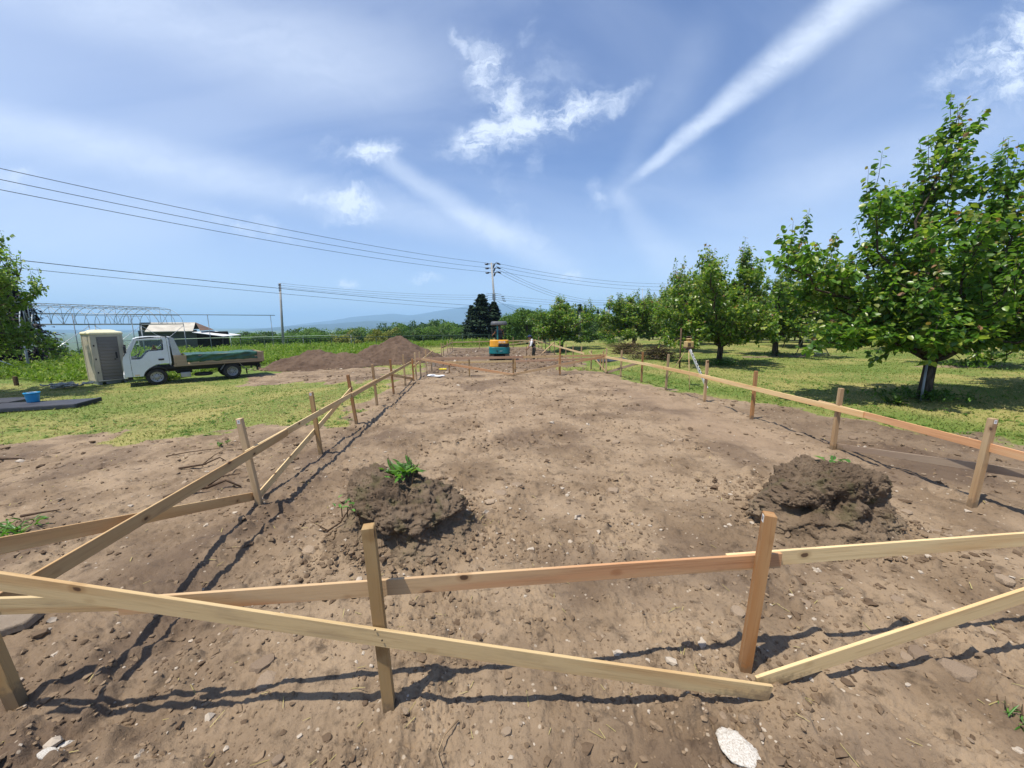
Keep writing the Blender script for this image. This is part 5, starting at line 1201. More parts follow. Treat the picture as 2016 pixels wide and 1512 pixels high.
# ------------------------------------------------------------------ people
def skinned(name, V, E, R_, mat, parent, root=0, sub=2):
    me = bpy.data.meshes.new(name); me.from_pydata(V, E, []); me.update(); me.materials.append(mat)
    o = link(name, me, parent); o.modifiers.new('skin', 'SKIN')
    for i, r in enumerate(R_):
        sv = me.skin_vertices[0].data[i]; sv.radius = (r, r) if not hasattr(r, '__len__') else r; sv.use_root = (i == root)
    s = o.modifiers.new('smooth', 'SUBSURF'); s.levels = sub; s.render_levels = sub
    me.polygons.foreach_set('use_smooth', [True]*len(me.polygons))
    return o
def figure(parent, J, face, skin=P['skin']):
    """J: joints hip, chest, neck, head, and for L and R: shoulder, elbow, wrist, hipj, knee, ankle, toe"""
    V = []; E = []; R_ = []
    def add(p, r, par=None):
        V.append(tuple(p)); R_.append(r)
        if par is not None: E.append((par, len(V)-1))
        return len(V)-1
    hip = add(J['hip'], (.135, .105)); ch = add(J['chest'], (.155, .11), hip); nk = add(J['neck'], .06, ch); add(J['chin'], .075, nk); hd_ = add(J['head'], (.088, .098), len(V)-1); add(J['crown'], (.07, .075), hd_)
    add(Vector(J['head'])+Vector(face)*.105+Vector((0, 0, -.02)), .020, hd_)
    for s_ in 'LR':
        sh = add(J['sh'+s_], .062, ch); el = add(J['el'+s_], .044, sh); wr_ = add(J['wr'+s_], .032, el)
        d = (Vector(J['wr'+s_])-Vector(J['el'+s_])).normalized(); a = d.orthogonal().normalized(); b = d.cross(a)
        pm = add(Vector(J['wr'+s_])+d*.07, (.036, .02), wr_)
        for k, l in enumerate((.055, .075, .080, .072)): f1 = add(Vector(J['wr'+s_])+d*.10+a*(k-1.5)*.020, .0085, pm); add(Vector(J['wr'+s_])+d*(.10+l)+a*(k-1.5)*.021+b*.02, .007, f1)
        t1 = add(Vector(J['wr'+s_])+d*.05+a*.045+b*.015, .010, pm); add(Vector(J['wr'+s_])+d*.09+a*.058+b*.025, .008, t1)
        hj = add(J['hj'+s_], .095, hip); kn = add(J['kn'+s_], .062, hj); an = add(J['an'+s_], .042, kn); add(J['to'+s_], .035, an)
    return skinned('body', V, E, R_, skin, parent)
def cloth(name, parent, pts, rs, mat): return skinned(name, pts, [(i, i+1) for i in range(len(pts)-1)], rs, mat, parent, 0, 2)
# standing worker, bent slightly forward, facing left
ST = thing('person', (3.32, 22.8, G(3.32, 22.8)), 'person in navy cap, white sleeves and dark waistcoat bending over beside the excavator', 'person')
J = dict(hip=(.06, 0, .86), chest=(-.05, 0, 1.20), neck=(-.13, 0, 1.36), chin=(-.18, 0, 1.41), head=(-.205, 0, 1.47), crown=(-.20, 0, 1.55),
 shL=(-.10, -.19, 1.29), elL=(-.14, -.24, 1.03), wrL=(-.30, -.17, .85), shR=(-.10, .19, 1.29), elR=(-.18, .22, 1.03), wrR=(-.33, .13, .84),
 hjL=(.06, -.10, .82), knL=(.0, -.11, .45), anL=(.05, -.11, .07), toL=(-.10, -.12, .035), hjR=(.06, .10, .82), knR=(.03, .11, .45), anR=(.11, .11, .07), toR=(-.04, .12, .035))
figure(ST, J, (-1, 0, -.15))
cloth('waistcoat', ST, [(.06, 0, .84), (.0, 0, 1.03), (-.06, 0, 1.2), (-.10, 0, 1.31)], [(.165, .13), (.16, .125), (.185, .135), (.15, .09)], P['darkcloth'])
for s_ in (-1, 1):
    cloth('sleeve', ST, [(-.09, s_*.165, 1.30), (-.12, s_*.215, 1.17), (-.145, s_*.235, 1.03), (-.22, s_*.20, .94)], [.088, .074, .060, .050], P['whitecloth'])
    cloth('shoulder', ST, [(-.075, s_*.06, 1.325), (-.09, s_*.15, 1.31)], [.085, .088], P['whitecloth'])
    cloth('trousers' if s_ < 0 else 'trouser_leg', ST, [(.06, s_*.06, .90), (.06, s_*.10, .76), (.01, s_*.11, .46), (.065, s_*.11, .13)], [.125, .108, .082, .068], P['olive'])
    cloth('boot', ST, [(.06+.03*(s_ > 0), s_*.11, .16), (.06+.04*(s_ > 0), s_*.11, .06), (-.08+.05*(s_ > 0), s_*.115, .045)], [.062, .062, .05], P['black'])
cpm = MB(); cpm.lathe([(.118, 0), (.122, .03), (.108, .09), (.06, .125), (.001, .135)], 18, Matrix.Translation((-.20, 0, 1.49))); cpm.prism([(-.30, .0), (-.42, -.018), (-.42, -.008), (-.30, .014)], -.085, .085, lambda x, y, z: (x, y, 1.505+z)); cpm.build('cap', P['navy'], ST, True)
cloth('hair', ST, [(-.13, 0, 1.46), (-.135, 0, 1.50)], [(.07, .09), (.08, .10)], P['darkcloth'])
tool = thing('digging_bar', (2.9, 22.72, G(2.9, 22.7)), 'thin upright bar held by the bending worker', 'tool')
tb = MB(); tb.tube([(.02, 0, 0), (.01, 0, 1.0)], .017, 8); tb.build('bar', P['rootwood'], tool, True); MB().box((.02, 0, .10), (.10, .03, .22)).build('blade', P['steeldull'], tool, bevel=.01)
# operator, seen from behind
OP = thing('person', (1.40, 24.06, -.26+1.42), 'person in dark grey shirt driving the small excavator, back to the camera', 'person')
J = dict(hip=(0, .05, .10), chest=(0, .02, .42), neck=(0, .06, .58), chin=(0, .09, .63), head=(0, .10, .70), crown=(0, .09, .78), shL=(-.19, .03, .50), elL=(-.30, .16, .28), wrL=(-.38, .36, .18), shR=(.19, .03, .50), elR=(.25, .18, .26), wrR=(.27, .38, .16),
 hjL=(-.10, .08, .08), knL=(-.16, .50, .10), anL=(-.16, .55, -.32), toL=(-.16, .68, -.37), hjR=(.10, .08, .08), knR=(.16, .50, .10), anR=(.16, .55, -.32), toR=(.16, .68, -.37))
figure(OP, J, (0, 1, 0))
cloth('shirt', OP, [(0, .05, .06), (0, .03, .25), (0, .02, .42), (0, .03, .53)], [(.175, .14), (.175, .135), (.20, .14), (.16, .09)], P['greycloth'])
for s_, w_ in ((-1, 'L'), (1, 'R')):
    e = Vector(J['el'+w_]); h_ = Vector(J['sh'+w_]); cloth('sleeve', OP, [h_*.96+Vector((0, 0, .01)), h_.lerp(e, .35), h_.lerp(e, .62)], [.080, .070, .064], P['greycloth'])
    cloth('trousers' if s_ < 0 else 'trouser_leg', OP, [(s_*.07, .06, .08), (s_*.13, .32, .11), (s_*.16, .50, .09), (s_*.16, .55, -.25)], [.12, .10, .085, .07], P['darkcloth'])
    cloth('boot', OP, [(s_*.16, .55, -.24), (s_*.16, .56, -.33), (s_*.16, .66, -.36)], [.06, .06, .05], P['black'])
cloth('hair', OP, [(0, .06, .66), (0, .07, .72), (0, .09, .765)], [(.085, .075), (.10, .10), (.085, .085)], P['darkcloth'])
# ------------------------------------------------------------------ power poles and lines
def pole(loc, h, r, label, lean=(0, 0), mat='concrete', name='utility_pole'):
    t = thing(name, loc, label, 'utility pole'); mb = MB(); mb.tube([(0, 0, -.6), (lean[0]*.5, lean[1]*.5, h*.5), (lean[0], lean[1], h)], [r, r*.85, r*.68], 14); mb.build('pole', P[mat], t, True); return t
def insulator(t, p, d):
    mb = MB(); p = Vector(p); d = Vector(d).normalized(); mb.tube([p, p+d*.10, p+d*.14, p+d*.42, p+d*.60], [.03, .05, .13, .11, .03], 8); mb.build('insulator', P['insul'], t, True)
PA = pole((2.95, 55, -1.2), 11.55, .17, 'tall grey power pole with three rows of dark insulators beside the cedars', (-.72, 0))
for z in (10.25, 10.85, 11.42):
    ax_ = -.72*z/11.55
    MB().box((ax_, .15, z), (1.9, .09, .09)).build('cross_arm', P['steeldull'], PA, bevel=.01)
    insulator(PA, (ax_-.32, .10, z+.02), (-1, -.2, -.28)); insulator(PA, (ax_+.42, .10, z+.02), (-.2, 0, -.6)); insulator(PA, (ax_+.72, .10, z+.12), (1, .2, -.38))
    jm = MB(); jm.tube([(ax_+.45, .1, z-.12), (ax_+.65, 0, z+.22), (ax_+.95, .1, z+.08)], .03, 6); jm.build('jumper_cable', P['insul'], PA, True)
rk = MB(); 
for i, z in enumerate((6.55, 6.85, 7.15, 7.4)):
    ax_ = -.72*z/11.55; rk.beam((ax_-1.0, .1, z-.05), (ax_+.1, .1, z+.05), .05, .05); rk.beam((ax_, .1, z+.05), (ax_+1.4-.1*i, .1, z-.12), .05, .05)
rk.build('lower_bracket', P['steeldull'], PA)
for i, z in enumerate((6.5, 6.8, 7.1)):
    ax_ = -.72*z/11.55; MB().box((ax_-1.05, .1, z-.06), (.34, .09, .08)).build('insulator', P['insul'], PA, bevel=.02); MB().box((ax_+1.45-.1*i, .1, z-.14), (.4, .09, .09)).build('insulator', P['insul'], PA, bevel=.02)
MB().box((-.45, .0, 6.95), (.42, .36, .85)).build('clamp_band', P['steeldull'], PA, bevel=.03)
PB = pole((-19.1, 40, tz(-19.1, 40)-.2), 6.6, .125, 'shorter grey pole standing alone left of the earth heaps', (.30, 0))
for z in (5.95, 6.15, 6.35, 6.5): MB().box((.27, -.06, z), (.22, .12, .07)).build('insulator', P['insul'], PB, bevel=.02)
PC = pole((26.0, 75, tz(26, 75)), 7.55, .24, 'power pole with a small transformer and stays behind the thin pear tree', (0, 0), 'concrete')
MB().lathe([(.26, 0), (.28, .05), (.28, .75), (.2, .85)], 14, Matrix.Translation((.45, -.15, 3.6))).build('transformer', P['steeldull'], PC, True)
for z in (7.3, 6.9, 6.5): MB().box((0, 0, z), (.9, .12, .12)).build('cross_arm', P['insul'], PC, bevel=.02)
for z in (6.0, 5.4): MB().box((-.9, -.1, z-.2), (.18, .2, .5)).build('fuse_box', P['insul'], PC, bevel=.02)
MB().box((-.5, -.1, 5.2), (1.3, .1, .1)).box((.6, -.1, 5.7), (1.4, .06, .06)).build('side_bracket', P['steeldull'], PC)
PD = pole((16.13, 60, tz(16.1, 60)), 4.95, .20, 'plain grey post with a cap rising in front of the conifers', (0, 0)); MB().box((0, -.05, 4.9), (.5, .3, .18)).build('cap_arm', P['insul'], PD, bevel=.02)
PE = pole((30.6, 70, tz(30.6, 70)), 8.9, .075, 'very thin mast rising above the orchard trees', (-.1, 0), 'steeldull', 'thin_mast')
PF = pole((60.6, 80, tz(60.6, 80)), 13.1, .2, 'power pole hidden by pear trees, only its dark insulators showing', (0, 0))
for z in (11.6, 12.25, 12.9): insulator(PF, (-.5, 0, z), (-1, 0, -.3)); insulator(PF, (.4, 0, z), (1, 0, -.3)); MB().box((0, 0, z), (1.4, .1, .1)).build('cross_arm', P['steeldull'], PF)
def wire(p0, p1, sag, r, label, group):
    p0, p1 = Vector(p0), Vector(p1); n = 26; pts = [p0.lerp(p1, i/n)-Vector((0, 0, sag*4*(i/n)*(1-i/n))) for i in range(n+1)]
    c = pts[0].copy(); mb = MB(); mb.tube([p-c for p in pts], r, 5, False); o = mb.build('power_line', P['wire'], None, True, 0, c)
    return tag(o, label, 'power line', group)
WG = 'power lines across the sky'
# photographed height at the left frame edge fixes where each span passes; the spans run on out of the picture
def span(x, y, z, e, sag, r, label):
    a = Vector((x, y, z)); e = Vector(e); q = a+(a-e)*.55; wire((q.x, q.y, q.z+sag*0), e, sag, r, label, WG)
for z0, ze, nm in ((10.15, 10.3, 'topmost'), (9.63, 9.68, 'middle'), (9.15, 9.1, 'lowest')):
    span(-22.7, 22, z0+.55, (1.75, 55, ze), 1.15, .017, nm+' of the three long power lines from the left edge to the tall pole')
span(-24.0, 24, 6.3, (4.25, 70, 5.0), .75, .020, 'thicker low cable passing behind the short lone pole')
span(-24.1, 24, 5.75, (4.25, 70, 4.35), .6, .014, 'thin lowest cable passing behind the short lone pole')
for i, (z0, z1) in enumerate(((6.1, 6.0), (5.9, 5.7), (5.72, 5.4))):
    wire((-18.75, 40, z0), (1.55, 55, z1), .35, .010, ('upper', 'middle', 'lower')[i]+' fine wire strung between the short pole and the tall pole', WG)
for i, (z0, z1) in enumerate(((10.2, 12.9), (9.75, 12.3), (9.2, 11.7))): wire((3.4, 55, z0), (60, 80, z1-1.2), 2.2, .018, ('topmost', 'middle', 'lowest')[i]+' power line from the tall pole towards the hidden pole on the right', WG)
for i, z in enumerate((9.7, 9.35, 8.95)): wire((3.3, 55, z), (26, 75, 6.35-.38*i), 1.3, .016, ('upper', 'middle', 'lower')[i]+' of the lines swooping from the insulators to the transformer pole', WG)
for i, z in enumerate((5.9, 5.6, 5.3)): wire((3.6, 55, z), (60, 88, 7.4-.7*i), 1.2, .012, ('upper', 'middle', 'lower')[i]+' fine low wire running level across the orchard skyline', WG)
for i, (x, z) in enumerate(((13.5, .6), (15.6, 1.4))): wire((2.85, 55, 5.2), (x, 60, z), .25, .012, ('left', 'right')[i]+' service wire dropping steeply from the tall pole behind the trees', WG)

# ------------------------------------------------------------------ hoop-house skeletons, trellis, shed, rail fence
def hoop_house(loc, rz, L, wd, eave, rise, label, nh, r=.024, posts=3.0, par_=None):
    """ridge along local X, width along Y"""
    t = thing('greenhouse_frame', loc, label, 'greenhouse frame', None, rz)
    def arch(x): return [(x, wd/2*math.cos(a), eave+rise*math.sin(a)) for a in np.linspace(0, math.pi, 15)]
    src = MB(); src.tube(arch(0), r, 5, False); o = src.build('arch_pipe', P['steeldull'], t, True)
    for i in range(1, nh):
        c = o.copy(); COL.objects.link(c); c.location.x = L*i/(nh-1)
    for a in (.0, .52, 1.05, math.pi/2, 2.09, 2.62, math.pi): MB().tube([(0, wd/2*math.cos(a), eave+rise*math.sin(a)+.02), (L, wd/2*math.cos(a), eave+rise*math.sin(a)+.02)], r*1.15 if 0 < a < 3 else r*1.9, 5).build('purlin' if 0 < a < 3 else 'eave_beam', P['steeldull'], t, True)
    k = 0; x = 0
    while x <= L+.01:
        for y in (-wd/2, wd/2):
            MB().tube([(x, y, -.4), (x, y, eave)], r*1.6, 6).build('post', P['steeldull'], t, True)
            if x+posts <= L+.01 and k % 2 == 0:
                MB().tube([(x, y, .15), (x+posts, y, eave-.1)], r*1.0, 5).build('brace', P['alu'], t, True); MB().tube([(x+posts, y, .15), (x, y, eave-.1)], r*1.0, 5).build('brace', P['alu'], t, True)
        tr_ = MB(); tr_.tube([(x, -wd/2, eave), (x, wd/2, eave)], r*1.2, 5); tr_.tube([(x, 0, eave), (x, 0, eave+rise)], r*.9, 5); tr_.tube([(x, -wd/4, eave), (x, -wd/4, eave+rise*.86)], r*.8, 5); tr_.tube([(x, wd/4, eave), (x, wd/4, eave+rise*.86)], r*.8, 5); tr_.tube([(x, -wd/4, eave+rise*.86), (x, 0, eave)], r*.8, 5); tr_.tube([(x, wd/4, eave+rise*.86), (x, 0, eave)], r*.8, 5); tr_.build('gable_truss', P['steeldull'], t, True)
        x += posts; k += 1
    MB().tube([(0, -wd/2, eave*.5), (L, -wd/2, eave*.5)], r*1.2, 5).build('side_rail', P['alu'], t, True)
    return t
ang = math.atan2(34-25.2, -25.4+28.2)
hoop_house((-25.9, 34.6, -.3), math.pi+rad(72), 15, 4.6, 2.55, 1.35, 'bare steel hoop greenhouse frame standing behind the toilet and truck', 26, .016)
hoop_house((-24.3, 23.6, -.3), math.pi+rad(38), 9, 5.0, 2.35, 1.35, 'nearer bare steel greenhouse frame at the left edge, thick closely set arches', 19, .030)
tl = thing('pipe_trellis', (-17.6, 36, -.3), 'long thin horizontal pipe carried on tall slim posts above the weeds', 'trellis')
q0, q1 = Vector((0, 0, 3.25)), Vector((-13.5, -11.0, 3.26)); MB().tube([q0, q1], .032, 6).build('top_pipe', P['steeldull'], tl, True)
for t_ in (.02, .27, .52, .68, .86, 1.0):
    b = q0.lerp(q1, t_); MB().tube([(b.x, b.y, -.3), (b.x, b.y, b.z)], .026, 6).build('post', P['steeldull'], tl, True)
sh = thing('farm_shed', (-35.0, 52, -.45), 'low dark farm shed with pale roof, rusty gable and white awning', 'shed', None, rad(33))
MB().box((-2.6, 1.6, 1.0), (5.2, 5.0, 2.2)).build('wall', P['shedwall'], sh)
MB().box((1.6, 1.2, .9), (3.2, 3.4, 1.9)).build('bay_shade_block', P['bayshade'], sh)  # solid near-black box, painted stand-in for the shade inside the open bay
for k in range(4): MB().box((-4.6+k*1.3, -.93, 1.1), (.10, .05, 2.1)).build('wall_post', P['shedwall'], sh)
rr_ = MB(); rr_.add([(-4.6, -1.4, 2.0), (-.3, -1.4, 2.0), (.0, 1.6, 3.05), (-4.2, 1.6, 3.05), (-4.6, -1.4, 1.92), (-.3, -1.4, 1.92), (.0, 1.6, 2.97), (-4.2, 1.6, 2.97)], [(0, 1, 2, 3), (7, 6, 5, 4), (0, 4, 5, 1), (1, 5, 6, 2), (2, 6, 7, 3), (3, 7, 4, 0)]); rr_.build('front_roof', P['roofpale'], sh)
r2 = MB(); r2.add([(.4, -1.4, 2.0), (1.8, .4, 2.1), (1.6, 4, 2.2), (.0, 1.6, 3.06), (-5.2, 1.6, 3.06), (-5.6, 4.5, 2.1)], [(0, 1, 3), (1, 2, 3), (3, 2, 5, 4)]); r2.build('rear_roof', P['rust'], sh)
aw = MB(); aw.add([(-.4, -1.5, 1.85), (2.6, -2.4, 1.30), (4.6, .4, 1.38), (1.6, .9, 1.98), (-.4, -1.5, 1.80), (2.6, -2.4, 1.25), (4.6, .4, 1.33), (1.6, .9, 1.93)], [(0, 1, 2, 3), (7, 6, 5, 4), (0, 4, 5, 1), (1, 5, 6, 2), (2, 6, 7, 3), (3, 7, 4, 0)]); aw.build('awning', P['roofwhite'], sh)
for p in ((2.5, -2.3), (4.45, .3)): MB().tube([(p[0], p[1], -.3), (p[0], p[1], 1.3)], .06, 6).build('awning_post', P['chassis'], sh)
pf = thing('pipe_fence', (-11, 37, -.4), 'dark green pipe fence running behind the earth heaps', 'fence')
pts = [(-21.0, 36.5), (-17.5, 37.6), (-14.0, 38.8), (-10.0, 39.6), (-5.5, 40.2), (-1.5, 40.4), (4, 40.2)]
MB().tube([(x+11, y-37, 1.15+tz(x, y)+.4) for x, y in pts], .038, 7).build('top_rail', P['greenpipe'], pf, True)
for i in range(len(pts)-1):
    for t_ in (0, .5): x = pts[i][0]*(1-t_)+pts[i+1][0]*t_; y = pts[i][1]*(1-t_)+pts[i+1][1]*t_; zz = tz(x, y)+.4; MB().tube([(x+11, y-37, zz-.3), (x+11, y-37, zz+1.15)], .032, 6).build('post', P['greenpipe'], pf, True)
pg = thing('pale_pipe_rail', (-24, 45, -.4), 'thin pale green rail across the weeds behind the truck bed', 'fence')
MB().tube([(-14, -6, 1.1), (-4, -2, 1.25), (8, 1.5, 1.3), (9.5, 2, 1.3)], .028, 6).build('rail', P['lightgreen'], pg, True)
for x, y in ((-9, -4), (-2, -1.5), (4.5, .5), (9.3, 1.9)): MB().tube([(x, y, -.3), (x, y, 1.25)], .025, 6).build('post', P['steeldull'], pg, True)
wf = thing('sheeted_frame', (20.0, 47, tz(20, 47)), 'white plastic sheeted lean-to frame with a sloping grey beam behind the pear trees', 'greenhouse', None, rad(15))
sl = MB(); sl.add([(-1.3, 0, .9), (1.6, 0, 2.2), (1.9, 3, 2.3), (-1.1, 3, 1.0)], [(0, 1, 2, 3)]); sl.add([(-1.3, -.01, .9), (1.6, -.01, 2.2), (1.6, -.01, .9)], [(0, 1, 2)]); so = sl.build('plastic_sheet', P['film'], wf); m_ = so.modifiers.new('t', 'SOLIDIFY'); m_.thickness = .03
MB().beam((-3.6, -.1, -.1), (3.2, -.1, 1.55), .16, .22).build('sloping_beam', P['steeldull'], wf)
MB().tube([(-3.2, -.2, 0), (-3.2, -.2, .7), (-2.9, -.2, 1.0), (-2.0, -.2, 1.1), (-1.7, -.2, .9), (-1.7, -.2, .4)], .04, 6).build('hoop_rail', P['alu'], wf, True)

# ------------------------------------------------------------------ small things on the left grass
sb = thing('plastic_slab', (-12.9, 12.3, -.27), 'dark grey plastic sheet panel on the grass, blue bucket standing on it', 'panel', None, rad(14))
slab = MB(); slab.box((0, 0, .04), (2.3, 1.15, .10)).build('board', P['darkslab'], sb, bevel=.012)
MB().box((0, -.54, .045), (2.32, .06, .125)).box((1.12, 0, .045), (.06, 1.17, .125)).build('rim_strip', P['darkslab'], sb, bevel=.01)
sb2 = thing('plastic_slab', (-15.1, 13.0, -.27), 'second dark panel behind, cut by the left edge of the photo', 'panel', None, rad(10)); MB().box((0, 0, .05), (1.9, 1.0, .10)).build('board', P['darkslab'], sb2, bevel=.012)
bk = thing('bucket', (-13.35, 12.62, -.175), 'bright blue plastic bucket on the dark panel', 'bucket')
MB().lathe([(.125, 0), (.13, .01), (.155, .24), (.155, .25), (.172, .25), (.172, .29), (.158, .29), (.150, .27), (.125, .03), (.001, .025)], 26).build('body', P['blue'], bk, True)
hb = MB(); hb.tube([(.17*math.cos(a), .05*math.sin(a)-.17*math.sin(a)*0, .27-.10*math.sin(a)*-1*.2) for a in np.linspace(0, math.pi, 12)], .006, 5); hb.build('handle', P['steel'], bk, True)
rp = MB(); rr2 = random.Random(8)
for k in range(26):
    a = rr2.random()*6.28; c = Vector((rr2.gauss(0, .28), rr2.gauss(0, .16), .03+rr2.random()*.14)); rp.tube([c+Vector((math.cos(a+j*.8)*.16, math.sin(a+j*.8)*.10, rr2.uniform(-.03, .05)+.02)) for j in range(7)], .028, 5)
tag(rp.build('rope_bundle', P['gravel'], None, True, 0, (-16.0, 16.3, -.3)), 'heap of grey rope and netting lying on the grass left of the toilet', 'rope heap')
gp = thing('fence_post', (-18.9, 17.4, -.35), 'short dark post stump among the weeds at the left', 'post'); MB().box((0, 0, .18), (.11, .11, .5)).build('post', P['rootwood'], gp, bevel=.02)
# middle litter
wb = thing('white_bucket', (-2.36, 21.0, -.27), 'white plastic bucket beside the far left stakes', 'bucket'); MB().lathe([(.12, 0), (.14, .30), (.155, .30), (.155, .33), (.13, .33), (.11, .02), (.001, .02)], 20).build('body', P['whiteplastic'], wb, True)
hl = MB()
for k in range(3): hl.tube([(k*.12-.1+.05*math.cos(a), .08*math.sin(a), .06+.02*math.sin(2*a)) for a in np.linspace(0, 6.0, 10)], .028, 6)
tag(hl.build('yellow_hose', P['yellowp'], None, True, 0, (-1.75, 19.2, -.25)), 'short coil of bright yellow hose on the soil', 'hose')
bgm = MB(); 
for k in range(5): bgm.lathe([(.001, 0), (.10, .02), (.13, .06), (.08, .10), (.001, .115)], 10, Matrix.Translation((-.22+k*.11, rr2.gauss(0, .03), 0)) @ Matrix.Diagonal((1.1, .8, rr2.uniform(.5, 1.0), 1)))
tag(bgm.build('white_bag', P['whiteplastic'], None, True, 0, (-1.62, 15.0, G(-1.6, 15)-.01)), 'crumpled white bag lying on the soil behind the crossing fence', 'bag')
tpm = MB()
tn = 24; u = np.linspace(-1, 1, tn); X, Y = np.meshgrid(u*.95, u*.55); Zt = .09+.05*fbm(X*2, Y*2, 1.4, 3, 12); Zt = np.where((abs(X) > .9) | (abs(Y) > .52), -.02, Zt)
ii = np.arange(tn-1)[:, None]*tn; jj = np.arange(tn-1)[None]
tag(link('folded_sheet', np_mesh('folded_sheet', np.stack([X.ravel(), Y.ravel(), Zt.ravel()], -1), np.stack([ii+jj, ii+jj+1, ii+tn+jj+1, ii+tn+jj], -1).reshape(-1, 4), P['darkblue']), None, (7.7, 21.3, tz(7.7, 21.3))), 'dark blue-grey folded sheet on the grass behind the right fence corner', 'sheet')
# laser level on its tripod, staff leaning against it
tp = thing('laser_level', (6.55, 11.45, 0), 'tan surveying laser level on a thin wooden tripod outside the right fence', 'laser level')
top_ = Vector((0, 0, 1.16))
for f_ in ((-.32, .80), (-.30, -.72), (.50, -.28)): lg = MB(); lg.tube([top_+Vector((f_[0]*.08, f_[1]*.08, 0)), Vector((f_[0], f_[1], -.03))], .012, 6); lg.build('leg', WOOD['stakepale'], tp, True)
MB().lathe([(.09, 1.13), (.09, 1.17), (.05, 1.18), (.05, 1.20)], 16).build('tripod_head', P['brownbox'], tp, True)
bd = MB(); bd.box((0, 0, 1.31), (.24, .20, .20)); bod = bd.build('housing', P['tan'], tp, bevel=.03); MB().box((0, 0, 1.21), (.25, .21, .05)).build('foot_ring', P['brownbox'], tp, bevel=.012)
MB().lathe([(.075, 1.41), (.075, 1.47), (.09, 1.475), (.09, 1.495), (.001, 1.50)], 18).build('beacon', P['tan'], tp, True)
MB().box((-.04, -.105, 1.31), (.09, .012, .10)).build('dial', P['brownbox'], tp, bevel=.006); MB().tube([(-.08, 0, 1.49), (-.07, 0, 1.55), (.07, 0, 1.55), (.08, 0, 1.49)], .012, 6).build('handle', P['brownbox'], tp, True)
sf = thing('levelling_staff', (6.93, 10.95, 0), 'white levelling staff with black and red marks leaning on the tripod', 'staff')
s0, s1 = Vector((0, 0, .0)), Vector((-.40, .38, 1.16)); d_ = (s1-s0); st_m = MB(); st_m.beam(s0, s1, .075, .03, (1, .2, 0)); st_m.build('staff_body', P['whiteplastic'], sf)
sdv = d_.normalized(); side = sdv.cross(Vector((.2, -1, 0))).normalized(); outv = side.cross(sdv)*-1
if outv.y > 0: outv = -outv
for k in range(3, 14):
    c = s0+d_*(.06+k*.066)+side*(.014 if k % 2 else -.014)+outv*.040; MB().beam(c-sdv*.024, c+sdv*.024, .024, .012, tuple(outv)).build('staff_mark', P['red'] if k in (3, 4) else P['black'], sf)
for k in range(2): pass
# orchard extras
spole = thing('support_stake', (8.8, 16.0, 0), 'dark support stake planted under the left-hand boughs of the orchard', 'stake'); MB().tube([(0, 0, -.3), (-.03, 0, 1.75)], .035, 8).build('pole', P['rootwood'], spole, True)
sp2 = thing('support_stake', (10.98, 8.45, 0), 'pale grey pipe stake at the nearest pear trunk', 'stake'); MB().tube([(0, 0, -.3), (.02, 0, .95)], .024, 10).build('pipe', P['steeldull'], sp2, True)
sp3 = thing('support_stake', (23.2, 27.0, 0), 'dark slanting prop between the shaded orchard trunks', 'stake'); MB().tube([(-.45, 0, -.2), (.35, 0, 1.9)], .035, 8).build('pole', P['rootwood'], sp3, True)
ld = thing('orchard_ladder', (18.9, 20.0, 0), 'silver orchard ladder half hidden behind the low bough', 'ladder')
for x0, x1 in ((.05, -.55), (.95, -.25)):
    MB().tube([(x0, 0, -.05), (x1, .1, 1.9)], .028, 6).build('rail', P['alu'], ld, True)
for k in range(5):
    t_ = .12+k*.19; MB().tube([(.05-.6*t_, .1*t_, 1.95*t_-.05), (.95-1.2*t_, .1*t_, 1.95*t_-.05)], .018, 6).build('rung', P['alu'], ld, True)
MB().tube([(-.4, .1, 1.88), (-.1, 1.2, -.05)], .024, 6).build('rear_leg', P['alu'], ld, True)
def brush(loc, label, n, sx, sy, h, seed, red=False):
    rng = random.Random(seed); mb = MB(); pos = []; axs = []; nrs = []; Ls = []
    for k in range(n):
        c = Vector((rng.gauss(0, sx*.42), rng.gauss(0, sy*.42), 0)); zz = h*math.exp(-(c.x/sx)**2*1.4-(c.y/sy)**2*1.4)*rng.random(); a = rng.random()*6.28
        d = Vector((math.cos(a), math.sin(a), rng.uniform(-.25, .55))).normalized(); l = rng.uniform(.35, .95); p = c+Vector((0, 0, zz+.02)); m_ = p+d*l*.5+Vector((rng.gauss(0, .05), rng.gauss(0, .05), .04)); e = p+d*l
        mb.tube([p, m_, e], [.014, .010, .004], 4, False)
        for j in range(7): pos.append(p.lerp(e, rng.random())+Vector((rng.gauss(0, .04), rng.gauss(0, .04), rng.uniform(0, .05)))); axs.append((rng.gauss(0, 1), rng.gauss(0, 1), rng.uniform(-.6, .3))); nrs.append((rng.gauss(0, .5), rng.gauss(0, .5), 1)); Ls.append(rng.uniform(.07, .13))
    t = thing('brush_heap', loc, label, 'brush heap'); mb.build('twigs', P['barkred'] if red else P['bark'], t)
    V, F = leaves(pos, axs, nrs, Ls, np.array(Ls)*.6, hi=False); link('cut_leaves', np_mesh('cut_leaves', V, F, LEAF['brush']), t); return t
brush((9.6, 24.4, 0), 'smaller heap of cut branches with reddish sticks beyond the right fence', 170, .8, .6, .75, 3, True)
brush((9.75, 20.3, 0), 'broad heap of cut leafy branches left of the support stake', 270, 1.2, .7, .68, 4)
